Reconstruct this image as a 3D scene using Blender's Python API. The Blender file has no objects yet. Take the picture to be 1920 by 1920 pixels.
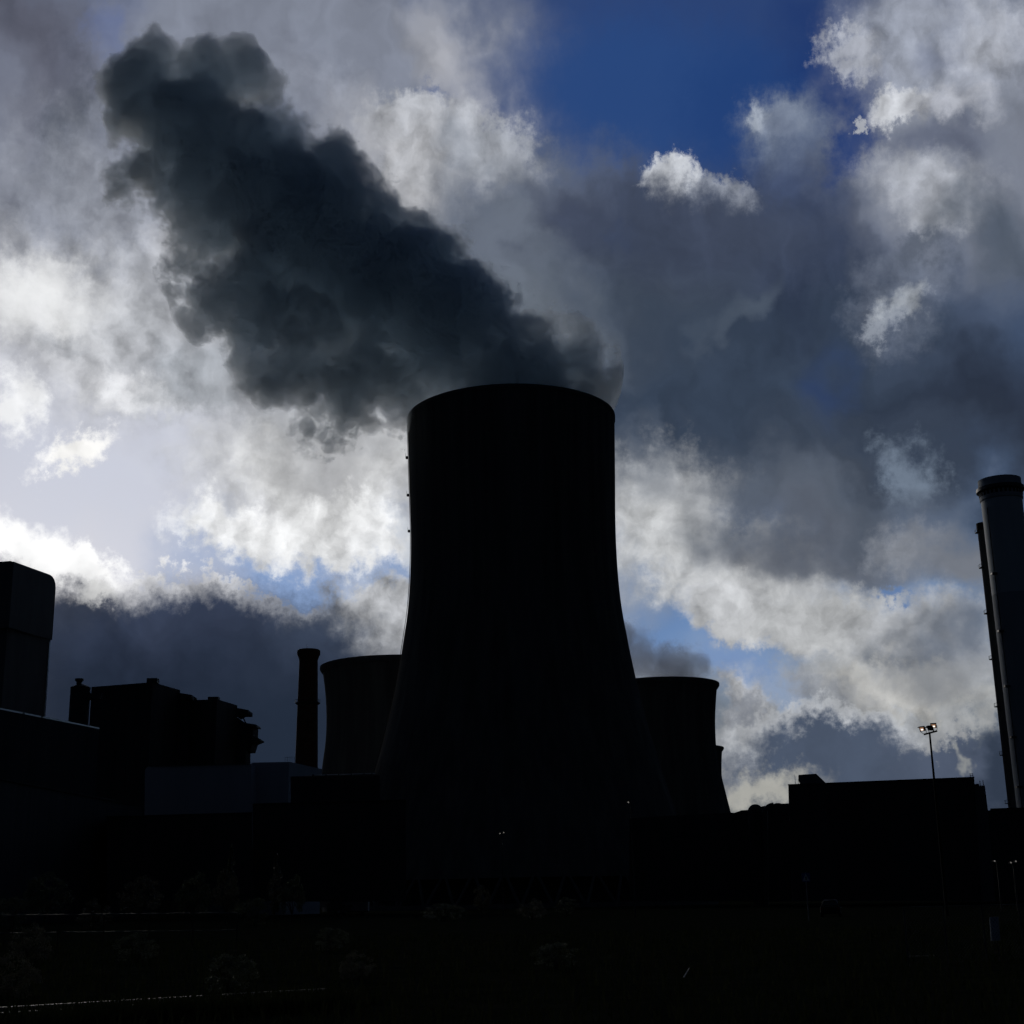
import bpy, bmesh, math, random
import numpy as np
from mathutils import Vector, Matrix

random.seed(11)
sc = bpy.context.scene
COL = sc.collection
PI = math.pi

# ------------------------------------------------------------------ camera
EYE = Vector((0.0, 0.0, 1.75))
FPX = 2640.0                      # focal length in photo pixels (1920 wide)
PITCH = math.radians(15.5)
ROLL = math.radians(1.1)
F0 = Vector((0, math.cos(PITCH), math.sin(PITCH)))
R0 = Vector((1, 0, 0))
U0 = Vector((0, -math.sin(PITCH), math.cos(PITCH)))
RT = R0 * math.cos(ROLL) - U0 * math.sin(ROLL)
UP = R0 * math.sin(ROLL) + U0 * math.cos(ROLL)

cam_data = bpy.data.cameras.new("camera")
cam_data.sensor_width = 36.0
cam_data.lens = 36.0 * FPX / 1920.0
cam_data.clip_start = 0.1
cam_data.clip_end = 20000.0
cam = bpy.data.objects.new("camera", cam_data)
COL.objects.link(cam)
m = Matrix((RT, UP, -F0)).transposed().to_4x4()
m.translation = EYE
cam.matrix_world = m
sc.camera = cam

def ray(px, py):
    return (F0 + RT * ((px - 960.0) / FPX) - UP * ((py - 960.0) / FPX))

def P(px, py, Y):
    """the point of the vertical plane y = Y seen at a photo pixel"""
    d = ray(px, py)
    return EYE + d * ((Y - EYE.y) / d.y)

def H(px, py, z):
    """the point at height z seen at a photo pixel"""
    d = ray(px, py)
    return EYE + d * ((z - EYE.z) / d.z)

def azel(px, py):
    d = ray(px, py).normalized()
    return math.degrees(math.atan2(d.x, d.y)), math.degrees(math.asin(d.z))

# ------------------------------------------------------------------ render settings
sc.view_settings.view_transform = 'Standard'
sc.view_settings.look = 'None'
sc.view_settings.gamma = 1.0
sc.view_settings.use_curve_mapping = False
sc.view_settings.exposure = 0.0
sc.cycles.use_denoising = True
sc.cycles.use_adaptive_sampling = True
sc.cycles.adaptive_threshold = 0.02
sc.cycles.adaptive_min_samples = 8
sc.cycles.max_bounces = 16
sc.cycles.diffuse_bounces = 3
sc.cycles.volume_bounces = 12
sc.cycles.transparent_max_bounces = 16

# ------------------------------------------------------------------ sky
SUN_AZ, SUN_EL = azel(60, 1150)

world = bpy.data.worlds.new("World")
sc.world = world
world.use_nodes = True
wt = world.node_tree
wt.nodes.clear()
world.cycles.sampling_method = 'NONE'
world.cycles.sample_map_resolution = 512

class NT:
    """small helper to write node trees as expressions"""
    def __init__(self, tree):
        self.t = tree
    def n(self, kind, **kw):
        nd = self.t.nodes.new(kind)
        for k, v in kw.items():
            setattr(nd, k, v)
        return nd
    def put(self, sock, v):
        if isinstance(v, bpy.types.NodeSocket):
            self.t.links.new(v, sock)
        else:
            sock.default_value = v
    def math(self, op, a, b=0.0, c=0.0, clamp=False):
        nd = self.n('ShaderNodeMath', operation=op, use_clamp=clamp)
        for i, v in enumerate((a, b, c)):
            self.put(nd.inputs[i], v)
        return nd.outputs[0]
    def vec(self, op, a, b=(0, 0, 0), scale=None):
        nd = self.n('ShaderNodeVectorMath', operation=op)
        self.put(nd.inputs[0], a)
        self.put(nd.inputs[1], b)
        if scale is not None:
            self.put(nd.inputs['Scale'], scale)
        return nd.outputs['Value'] if op in ('LENGTH', 'DOT_PRODUCT', 'DISTANCE') else nd.outputs['Vector']
    def noise(self, v, scale, detail=2.0, rough=0.5, out='Fac', lac=2.0, dist=0.0, dim='2D'):
        nd = self.n('ShaderNodeTexNoise', noise_dimensions=dim)
        self.put(nd.inputs['Vector'], v)
        nd.inputs['Scale'].default_value = scale
        nd.inputs['Detail'].default_value = detail
        nd.inputs['Roughness'].default_value = rough
        nd.inputs['Lacunarity'].default_value = lac
        nd.inputs['Distortion'].default_value = dist
        return nd.outputs[out]
    def maprange(self, v, a, b, c=0.0, d=1.0, mode='SMOOTHSTEP'):
        nd = self.n('ShaderNodeMapRange', interpolation_type=mode)
        self.put(nd.inputs['Value'], v)
        for i, x in zip((1, 2, 3, 4), (a, b, c, d)):
            self.put(nd.inputs[i], x)
        return nd.outputs[0]
    def mix(self, f, a, b):
        nd = self.n('ShaderNodeMix', data_type='RGBA', clamp_factor=False)
        self.put(nd.inputs[0], f)
        self.put(nd.inputs[6], a)
        self.put(nd.inputs[7], b)
        return nd.outputs[2]

def lin(c):
    return tuple(((v / 255.0) / 12.92 if v / 255.0 <= 0.04045 else ((v / 255.0 + 0.055) / 1.055) ** 2.4) for v in c)

SKY_STRENGTH = 0.1
W = NT(wt)
gen = W.n('ShaderNodeTexCoord').outputs['Generated']
sep = W.n('ShaderNodeSeparateXYZ')
wt.links.new(gen, sep.inputs[0])
az = W.math('DEGREES', W.math('ARCTAN2', sep.outputs[0], sep.outputs[1]))
el = W.math('DEGREES', W.math('ARCSINE', sep.outputs[2]))
cmb = W.n('ShaderNodeCombineXYZ')
wt.links.new(az, cmb.inputs[0]); wt.links.new(el, cmb.inputs[1])
pos = cmb.outputs[0]                          # (azimuth, elevation) in degrees

nish = W.n('ShaderNodeTexSky', sky_type='NISHITA')
nish.sun_disc = False
nish.sun_elevation = math.radians(SUN_EL)
nish.sun_rotation = math.radians(SUN_AZ)      # azimuth measured from +Y towards +X
nish.air_density = 1.0
nish.dust_density = 1.0
nish.ozone_density = 2.0

def centred(sock, amp):
    return W.vec('SCALE', W.vec('SUBTRACT', sock, (0.5, 0.5, 0.5)), scale=amp)

flat = W.vec('MULTIPLY', pos, (1, 1, 0))
big = centred(W.noise(flat, 0.16, 1.0, 0.5, 'Color'), 6.0)
mid = centred(W.noise(W.vec('ADD', flat, (31.0, 7.0, 3.0)), 0.5, 6.0, 0.62, 'Color'), 4.6)
fine = centred(W.noise(W.vec('ADD', flat, (11.0, 47.0, 9.0)), 1.6, 5.0, 0.65, 'Color'), 1.5)
pos_soft = W.vec('ADD', W.vec('ADD', flat, big), centred(W.noise(W.vec('ADD', flat, (3.0, 17.0, 5.0)), 0.55, 4.0, 0.5, 'Color'), 3.0))
pos_puff = W.vec('ADD', W.vec('ADD', flat, W.vec('SCALE', big, scale=0.45)), W.vec('ADD', W.vec('SCALE', mid, scale=0.55), fine))
POSN = {'s': W.vec('MULTIPLY', pos_soft, (1, 1, 0)), 'p': W.vec('MULTIPLY', pos_puff, (1, 1, 0)),
        'f': W.vec('MULTIPLY', W.vec('ADD', flat, W.vec('ADD', W.vec('SCALE', mid, scale=0.34), W.vec('SCALE', fine, scale=0.8))), (1, 1, 0))}

# relief: slope of a billowing height field towards the sun
hp = W.vec('ADD', flat, W.vec('SCALE', mid, scale=0.22))
sd = Vector((SUN_AZ, SUN_EL, 0)) - Vector((0, 16.0, 0))
sd.normalize()
def slope_and_height(v, scale, detail, rough, step):
    a = W.noise(v, scale, detail, rough)
    b = W.noise(W.vec('ADD', v, tuple(sd * step)), scale, detail, rough)
    return W.math('SUBTRACT', a, b), W.math('SUBTRACT', a, 0.5)
sA, dA = slope_and_height(W.vec('ADD', pos_soft, (5.0, 9.0, 0)), 0.30, 3.0, 0.5, 0.9)
sB, dB = slope_and_height(hp, 0.50, 6.0, 0.53, 0.6)
def relief_of(s, d, ks, kd):
    return W.math('MAXIMUM', W.math('MULTIPLY_ADD', s, ks, W.math('MULTIPLY_ADD', d, kd, 1.0)), 0.05)
relief = {'0': None, '1': relief_of(sA, dA, 0.4, 0.3), '2': relief_of(sB, dB, 1.25, 0.5), '3': relief_of(sB, dB, 2.2, 0.8)}

def jac(px, py):
    a0, e0 = azel(px, py); a1, e1 = azel(px + 1, py); a2, e2 = azel(px, py + 1)
    return np.array(((a1 - a0, a2 - a0), (e1 - e0, e2 - e0)))

state = {'c': None}
def cloud(cx, cy, rx, ry, rot, col, op=1.0, soft=0.5, warp='p', rel='1'):
    """one mass of cloud (or gap of clear sky), an ellipse taken from image pixels, turned into azimuth and elevation, whose outline the noise above breaks up"""
    a, e = azel(cx, cy)
    r = math.radians(rot)
    M = jac(cx, cy) @ np.array(((math.cos(r), -math.sin(r)), (math.sin(r), math.cos(r)))) @ np.diag((rx, ry))
    Um, S, _ = np.linalg.svd(M)
    ang = math.atan2(Um[1, 0], Um[0, 0])
    mp = W.n('ShaderNodeMapping', vector_type='TEXTURE')
    # the tiny term of the running colour makes the renderer evaluate the clouds one after another
    chain = W.n('ShaderNodeVectorMath', operation='MULTIPLY_ADD')
    W.put(chain.inputs[0], state['c']); chain.inputs[1].default_value = (1e-7, 1e-7, 1e-7); W.put(chain.inputs[2], POSN[warp])
    W.put(mp.inputs['Vector'], chain.outputs[0])
    mp.inputs['Location'].default_value = (a, e, 0)
    mp.inputs['Rotation'].default_value = (0, 0, ang)
    mp.inputs['Scale'].default_value = (S[0], S[1], 1)
    ln = W.vec('LENGTH', mp.outputs[0])
    mask = W.maprange(ln, 1.0 + soft * 0.6, 1.0 - soft * 0.9 if soft < 1.1 else 0.0, 0.0, op)
    c = tuple(x / SKY_STRENGTH for x in lin(col)) + (1.0,)
    if relief.get(rel) is not None:
        nd = W.vec('SCALE', c[:3], scale=W.math('MULTIPLY_ADD', mask, 1e-7, relief[rel]))
        c = nd
    state['c'] = W.mix(mask, state['c'], c)
# clear sky behind the clouds: the physical sky, tinted towards the deep blue the photo shows overhead
state['c'] = W.vec('MULTIPLY', nish.outputs[0], (0.30, 0.34, 0.46))
# everything outside the photographed window of sky: unseen, added dark to keep the viewer-facing walls black
wide = W.vec('MULTIPLY', POSN['s'], (1, 1, 0))
wl = W.vec('LENGTH', W.vec('DIVIDE', W.vec('SUBTRACT', wide, (0.0, 15.0, 0.0)), (46.0, 40.0, 1.0)))
state['c'] = W.mix(W.maprange(wl, 0.95, 1.35), state['c'], tuple(x / SKY_STRENGTH for x in lin((14, 20, 30))) + (1.0,))
C = cloud  # cloud centres and radii are image pixels, colours judged from the image
# --- grey veil along the horizon, in front of the glow of the low sun
C(960, 1720, 3200, 350, 0, (80, 88, 102), 1.0, 0.7, 's', '0')
C(900, 600, 330, 330, 0, (106, 113, 126), 1.0, 0.7, 's', '1')
C(960, 1150, 260, 400, 0, (150, 156, 166), 1.0, 0.8, 's', '1')
# --- clear gaps that read paler or deeper than the base
C(1250, 120, 420, 330, 10, (30, 60, 118), 0.75, 1.2, 's', '0')
C(1560, 190, 140, 220, 20, (24, 50, 106), 0.8, 1.0, 's', '0')
C(200, 880, 480, 260, 0, (204, 208, 222), 0.9, 1.2, 's', '0')
C(560, 1060, 230, 80, 0, (120, 152, 200), 0.85, 1.0, 's', '0')
C(1280, 1150, 260, 110, 0, (98, 132, 180), 0.9, 1.0, 's', '0')
C(1420, 1270, 190, 110, 20, (128, 152, 188), 0.9, 1.0, 's', '0')
C(1700, 1150, 220, 120, 0, (110, 136, 174), 0.8, 1.0, 's', '0')
# --- upper left grey
C(60, 250, 260, 420, 0, (112, 117, 133), 1.0, 0.9, 's', '1')
C(250, 60, 130, 120, 0, (100, 112, 150), 0.8, 1.0, 's', '0')
C(560, 110, 470, 210, 0, (126, 132, 147), 1.0, 0.5, 's', '1')
C(640, 210, 150, 70, 30, (142, 147, 160), 0.6, 0.9, 'p', '2')
C(40, 40, 120, 110, 0, (80, 82, 96), 0.8, 1.0, 's', '1')
C(130, 220, 50, 130, -8, (54, 62, 77), 0.9, 0.9, 'p', '1')
C(190, 60, 40, 60, -15, (98, 112, 152), 0.6, 1.0, 'p', '0')
C(90, 130, 90, 90, 0, (98, 100, 115), 0.6, 1.0, 's', '1')
C(190, 330, 70, 120, -15, (100, 106, 120), 0.7, 1.0, 's', '1')
C(230, 440, 280, 190, 20, (154, 158, 168), 0.85, 1.0, 'p', '2')
C(100, 420, 90, 60, 30, (132, 137, 150), 0.7, 0.8, 'p', '2')
C(330, 470, 70, 50, 40, (186, 188, 194), 0.7, 0.8, 'p', '2')
C(110, 610, 300, 150, 15, (206, 207, 210), 0.95, 1.0, 'p', '2')
C(330, 640, 230, 120, 20, (174, 177, 183), 0.9, 1.0, 'p', '2')
C(110, 650, 60, 26, 20, (150, 154, 162), 0.6, 0.9, 'f', '2')
C(260, 740, 110, 34, 10, (228, 229, 232), 0.75, 0.7, 'f', '2')
C(60, 560, 120, 70, 0, (236, 237, 238), 0.8, 1.1, 'p', '1')
# --- upper middle
C(880, 150, 70, 120, -15, (172, 174, 182), 0.9, 1.0, 's', '1')
C(835, 190, 45, 22, 40, (80, 98, 140), 0.8, 0.9, 'p', '0')
C(860, 290, 150, 90, 10, (166, 169, 177), 1.0, 0.5, 'p', '2')
C(785, 265, 118, 84, 5, (176, 179, 186), 1.0, 0.35, 'p', '2')
C(775, 350, 120, 95, 20, (180, 181, 185), 0.9, 0.9, 'p', '2')
C(925, 285, 70, 56, 10, (168, 172, 180), 0.95, 0.4, 'p', '2')
C(660, 330, 60, 110, 0, (165, 167, 175), 0.8, 1.0, 's', '1')
# --- the great dark shelf right of the plume
C(1000, 510, 260, 220, 0, (100, 108, 122), 1.0, 0.55, 's', '1')
C(1120, 415, 140, 70, 15, (62, 70, 92), 0.85, 0.7, 's', '1')
C(1470, 630, 400, 280, 0, (52, 63, 82), 1.0, 0.5, 's', '1')
C(1350, 760, 620, 210, 0, (54, 66, 84), 1.0, 0.6, 's', '1')
C(1520, 430, 150, 140, 0, (56, 67, 92), 0.9, 0.6, 's', '1')
C(1185, 435, 45, 30, 20, (44, 70, 122), 0.9, 0.9, 'p', '0')
C(1150, 560, 220, 120, -20, (72, 82, 97), 0.7, 1.1, 's', '1')
C(1000, 590, 150, 70, 30, (104, 112, 122), 0.7, 1.1, 's', '1')
C(1480, 540, 150, 120, 0, (42, 52, 70), 0.7, 1.1, 's', '1')
C(1370, 560, 100, 26, -45, (82, 93, 108), 0.7, 1.1, 's', '0')
C(1590, 740, 60, 90, 10, (46, 66, 108), 0.55, 1.2, 's', '0')
# --- cumulus heads on top of the shelf
C(1200, 168, 250, 142, 4, (41, 71, 124), 0.97, 0.6, 'f', '0')
C(1400, 205, 135, 135, 0, (34, 64, 118), 0.9, 0.7, 'f', '0')
C(1505, 370, 110, 150, 10, (62, 73, 98), 0.97, 0.8, 'f', '1')
C(1475, 250, 84, 76, 10, (102, 114, 136), 1.0, 0.8, 'f', '1')
C(1455, 228, 54, 40, 10, (138, 148, 165), 0.8, 1.1, 'f', '2')
C(1422, 218, 20, 24, 0, (165, 174, 188), 0.9, 1.0, 'f', '1')
C(1530, 345, 95, 90, 20, (64, 76, 104), 0.85, 1.1, 's', '1')
C(1262, 345, 58, 52, 12, (200, 204, 211), 1.0, 0.3, 'f', '2')
C(1350, 370, 72, 40, 5, (160, 166, 178), 0.95, 0.4, 'f', '2')
C(1300, 455, 250, 92, 4, (60, 69, 88), 1.0, 0.8, 'f', '1')
C(1305, 400, 200, 58, 10, (64, 73, 93), 1.0, 1.05, 'f', '1')
# --- upper right
C(1830, 200, 240, 330, 0, (126, 132, 146), 1.0, 0.5, 's', '1')
C(1600, 262, 46, 80, 28, (28, 56, 112), 0.85, 0.8, 'f', '0')
C(1780, 100, 210, 150, 15, (148, 154, 168), 1.0, 0.6, 'f', '2')
C(1880, 330, 150, 230, 0, (118, 124, 138), 1.0, 0.7, 's', '1')
C(1790, 250, 110, 50, 0, (98, 105, 124), 0.9, 0.8, 's', '1')
C(1590, 90, 40, 50, 40, (168, 172, 182), 0.85, 0.6, 'p', '2')
C(1690, 195, 66, 36, -20, (190, 193, 199), 1.0, 0.4, 'f', '2')
C(1612, 207, 15, 15, 0, (176, 180, 188), 0.95, 0.5, 'p', '1')
C(1745, 40, 60, 40, 0, (120, 128, 150), 0.6, 1.0, 's', '0')
C(1860, 60, 80, 70, 0, (172, 176, 186), 0.8, 1.0, 'p', '2')
C(1800, 175, 90, 45, 10, (170, 173, 182), 0.8, 0.9, 'p', '2')
C(1740, 345, 120, 60, 10, (170, 174, 183), 0.95, 0.8, 'f', '2')
C(1765, 405, 70, 38, 0, (162, 166, 174), 0.9, 0.9, 'f', '2')
C(1900, 470, 100, 110, 0, (78, 88, 103), 0.9, 0.9, 's', '1')
C(1740, 470, 40, 30, 0, (80, 88, 102), 0.8, 0.9, 'p', '1')
C(1700, 560, 70, 90, 25, (112, 120, 136), 0.8, 1.0, 'p', '2')
C(1700, 570, 30, 34, 20, (160, 166, 174), 0.9, 0.9, 'p', '2')
C(1670, 605, 30, 22, -30, (150, 157, 168), 0.8, 0.9, 'p', '1')
C(1850, 620, 120, 100, 0, (72, 84, 106), 0.7, 1.2, 's', '1')
C(1850, 800, 210, 110, 0, (42, 50, 66), 0.9, 1.0, 's', '1')
C(1560, 860, 260, 80, 0, (58, 68, 84), 0.85, 1.0, 's', '1')
C(1690, 890, 40, 50, 10, (118, 132, 150), 0.9, 1.2, 'p', '1')
# --- bright cloud right of the tower
C(1220, 960, 140, 110, 0, (194, 196, 198), 1.0, 0.8, 'p', '2')
C(1170, 880, 90, 90, 0, (120, 126, 136), 0.7, 1.1, 's', '1')
C(1370, 1050, 240, 74, 14, (192, 194, 196), 1.0, 0.6, 'p', '2')
C(1500, 960, 260, 90, 5, (84, 92, 105), 0.95, 0.9, 's', '1')
C(1560, 1030, 180, 60, 5, (92, 98, 110), 0.85, 1.0, 's', '1')
C(1690, 1020, 70, 50, 0, (142, 146, 154), 0.8, 1.0, 'p', '2')
C(1830, 1020, 110, 70, 0, (112, 116, 124), 0.9, 0.9, 's', '1')
C(1420, 1150, 150, 60, 20, (186, 188, 191), 1.0, 0.45, 'p', '2')
C(1590, 1180, 190, 80, 15, (178, 180, 182), 1.0, 0.5, 'p', '2')
C(1770, 1210, 160, 110, 10, (160, 163, 168), 1.0, 0.6, 'p', '2')
C(1672, 1108, 22, 16, 0, (92, 122, 168), 0.85, 0.8, 'p', '0')
C(1740, 1245, 90, 50, 10, (104, 111, 122), 0.85, 0.9, 's', '1')
C(1870, 1210, 80, 70, 0, (98, 108, 124), 0.85, 0.9, 's', '1')
C(1700, 1320, 220, 70, 8, (170, 170, 168), 1.0, 0.7, 'p', '2')
C(1540, 1310, 110, 40, 10, (134, 139, 148), 0.9, 0.9, 'p', '2')
C(1830, 1310, 80, 50, 0, (132, 136, 142), 0.8, 1.0, 's', '1')
# --- low clouds right
C(1390, 1320, 70, 70, 20, (168, 170, 174), 1.0, 0.5, 'p', '3')
C(1380, 1350, 40, 30, 0, (110, 116, 128), 0.8, 0.9, 'p', '1')
C(1400, 1430, 90, 80, 10, (156, 159, 164), 1.0, 0.6, 'p', '2')
C(1555, 1402, 185, 60, 2, (190, 193, 197), 1.0, 0.35, 'p', '2')
C(1560, 1460, 200, 95, 4, (74, 85, 104), 1.0, 0.4, 'p', '1')
C(1830, 1470, 160, 75, 0, (78, 88, 107), 1.0, 0.5, 'p', '1')
C(1780, 1400, 70, 20, -15, (160, 162, 164), 0.85, 0.8, 'p', '2')
C(1795, 1447, 14, 9, -30, (150, 152, 150), 0.7, 1.0, 's', '0')
C(1425, 1500, 110, 40, -5, (176, 175, 168), 0.9, 0.9, 'p', '1')
C(1870, 1510, 120, 40, 0, (44, 54, 70), 0.9, 1.0, 's', '0')
C(1395, 1250, 80, 46, 32, (118, 144, 186), 0.85, 0.8, 'p', '0')
C(1460, 1310, 70, 34, 20, (140, 158, 186), 0.8, 0.9, 'p', '0')
# --- left: bright clouds round the hidden sun
C(160, 835, 84, 36, -24, (255, 254, 252), 1.0, 0.6, 'p', '1')
C(20, 775, 60, 60, 0, (246, 247, 249), 0.95, 0.7, 'p', '1')
C(400, 730, 110, 70, 10, (152, 157, 164), 0.85, 0.8, 'p', '2')
C(600, 890, 250, 120, 0, (204, 205, 206), 1.0, 0.6, 'p', '2')
C(600, 885, 170, 64, 0, (172, 173, 176), 0.85, 1.0, 's', '1')
C(560, 800, 200, 60, 10, (160, 163, 168), 0.7, 1.0, 'p', '2')
C(430, 1000, 130, 50, 10, (234, 235, 236), 0.95, 0.6, 'p', '2')
C(640, 1000, 110, 66, 0, (226, 227, 228), 0.95, 0.5, 'p', '2')
C(555, 985, 90, 60, 0, (222, 223, 224), 0.9, 0.8, 'p', '2')
C(750, 1020, 30, 40, 0, (200, 205, 212), 0.8, 0.8, 'p', '1')
# --- the dark bank low on the left with its burning edge
C(690, 1160, 110, 84, 0, (172, 174, 178), 1.0, 0.4, 'p', '3')
C(60, 1035, 150, 46, 27, (262, 262, 262), 1.0, 0.7, 'f', '0')
C(165, 1075, 90, 40, 24, (262, 262, 262), 1.0, 0.5, 'f', '0')
C(330, 1112, 150, 40, 4, (240, 240, 242), 0.95, 0.35, 'p', '2')
C(500, 1128, 110, 32, 8, (220, 221, 224), 0.9, 0.4, 'p', '2')
C(600, 1190, 110, 60, 15, (140, 146, 156), 0.9, 0.7, 'p', '2')
C(-60, 1215, 300, 175, 24, (78, 83, 96), 1.0, 0.28, 'f', '1')
C(150, 1240, 230, 130, 16, (70, 76, 90), 1.0, 0.3, 'f', '1')
C(390, 1290, 290, 200, 3, (56, 65, 86), 1.0, 0.28, 'f', '1')
C(560, 1330, 160, 205, 14, (56, 66, 85), 1.0, 0.4, 'f', '1')
C(190, 1117, 38, 17, 0, (236, 236, 234), 0.85, 1.1, 'f', '0')
C(250, 1290, 380, 150, 6, (44, 52, 71), 0.95, 1.0, 's', '1')
C(300, 1480, 560, 300, 0, (30, 39, 54), 0.97, 1.0, 's', '1')
C(600, 1420, 170, 150, 0, (34, 44, 60), 0.9, 1.0, 's', '0')

# air near and below the horizon
state['c'] = W.mix(W.maprange(el, -0.5, -3.0), state['c'], tuple(x / SKY_STRENGTH for x in lin((14, 16, 20))) + (1.0,))
bg = W.n('ShaderNodeBackground')
W.put(bg.inputs['Color'], state['c'])
bg.inputs['Strength'].default_value = SKY_STRENGTH
wo = W.n('ShaderNodeOutputWorld')
wt.links.new(bg.outputs[0], wo.inputs[0])

# ------------------------------------------------------------------ sun, low behind the clouds and the boiler house
sun_data = bpy.data.lights.new("sun", 'SUN')
sun_data.energy = 0.38
sun_data.angle = math.radians(12.0)
sun_data.color = (1.0, 0.93, 0.84)
sun = bpy.data.objects.new("sun", sun_data)
COL.objects.link(sun)
sa, se = math.radians(SUN_AZ), math.radians(SUN_EL)
to_sun = Vector((math.sin(sa) * math.cos(se), math.cos(sa) * math.cos(se), math.sin(se)))
sun.rotation_euler = to_sun.to_track_quat('Z', 'Y').to_euler()
sun.location = (0, 0, 300)

# ------------------------------------------------------------------ materials
def new_mat(name):
    mt = bpy.data.materials.new(name)
    mt.use_nodes = True
    mt.node_tree.nodes.clear()
    g = NT(mt.node_tree)
    out = g.n('ShaderNodeOutputMaterial')
    return mt, g, out

def surf(name, dark, light, scale=(1, 1, 1), nscale=1.0, rough=0.85, metal=0.0, bump=0.0, detail=6.0, spec=0.4, bands=None):
    """a worn surface: colour mottled between two tones by noise (stretched by scale), with a little relief"""
    mt, g, out = new_mat(name)
    co = g.n('ShaderNodeTexCoord').outputs['Object']
    v = g.vec('MULTIPLY', co, scale)
    f = g.noise(v, nscale, detail, 0.6, dim='3D')
    f = g.maprange(f, 0.3, 0.7, mode='LINEAR')
    c = g.mix(f, dark + (1,), light + (1,))
    if bands:
        wv = g.n('ShaderNodeTexWave', wave_type='BANDS', bands_direction=bands[0])
        g.put(wv.inputs['Vector'], co); wv.inputs['Scale'].default_value = bands[1]
        hgt = g.math('ADD', f, g.math('MULTIPLY', wv.outputs['Fac'], 2.0))
    else:
        hgt = f
    b = g.n('ShaderNodeBsdfPrincipled')
    g.put(b.inputs['Base Color'], c)
    b.inputs['Roughness'].default_value = rough
    b.inputs['Metallic'].default_value = metal
    b.inputs['Specular IOR Level'].default_value = spec
    if bump:
        bp = g.n('ShaderNodeBump'); bp.inputs['Strength'].default_value = bump; bp.inputs['Distance'].default_value = 0.1
        g.put(bp.inputs['Height'], hgt); g.put(b.inputs['Normal'], bp.outputs[0])
    mt.node_tree.links.new(b.outputs[0], out.inputs['Surface'])
    return mt

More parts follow.
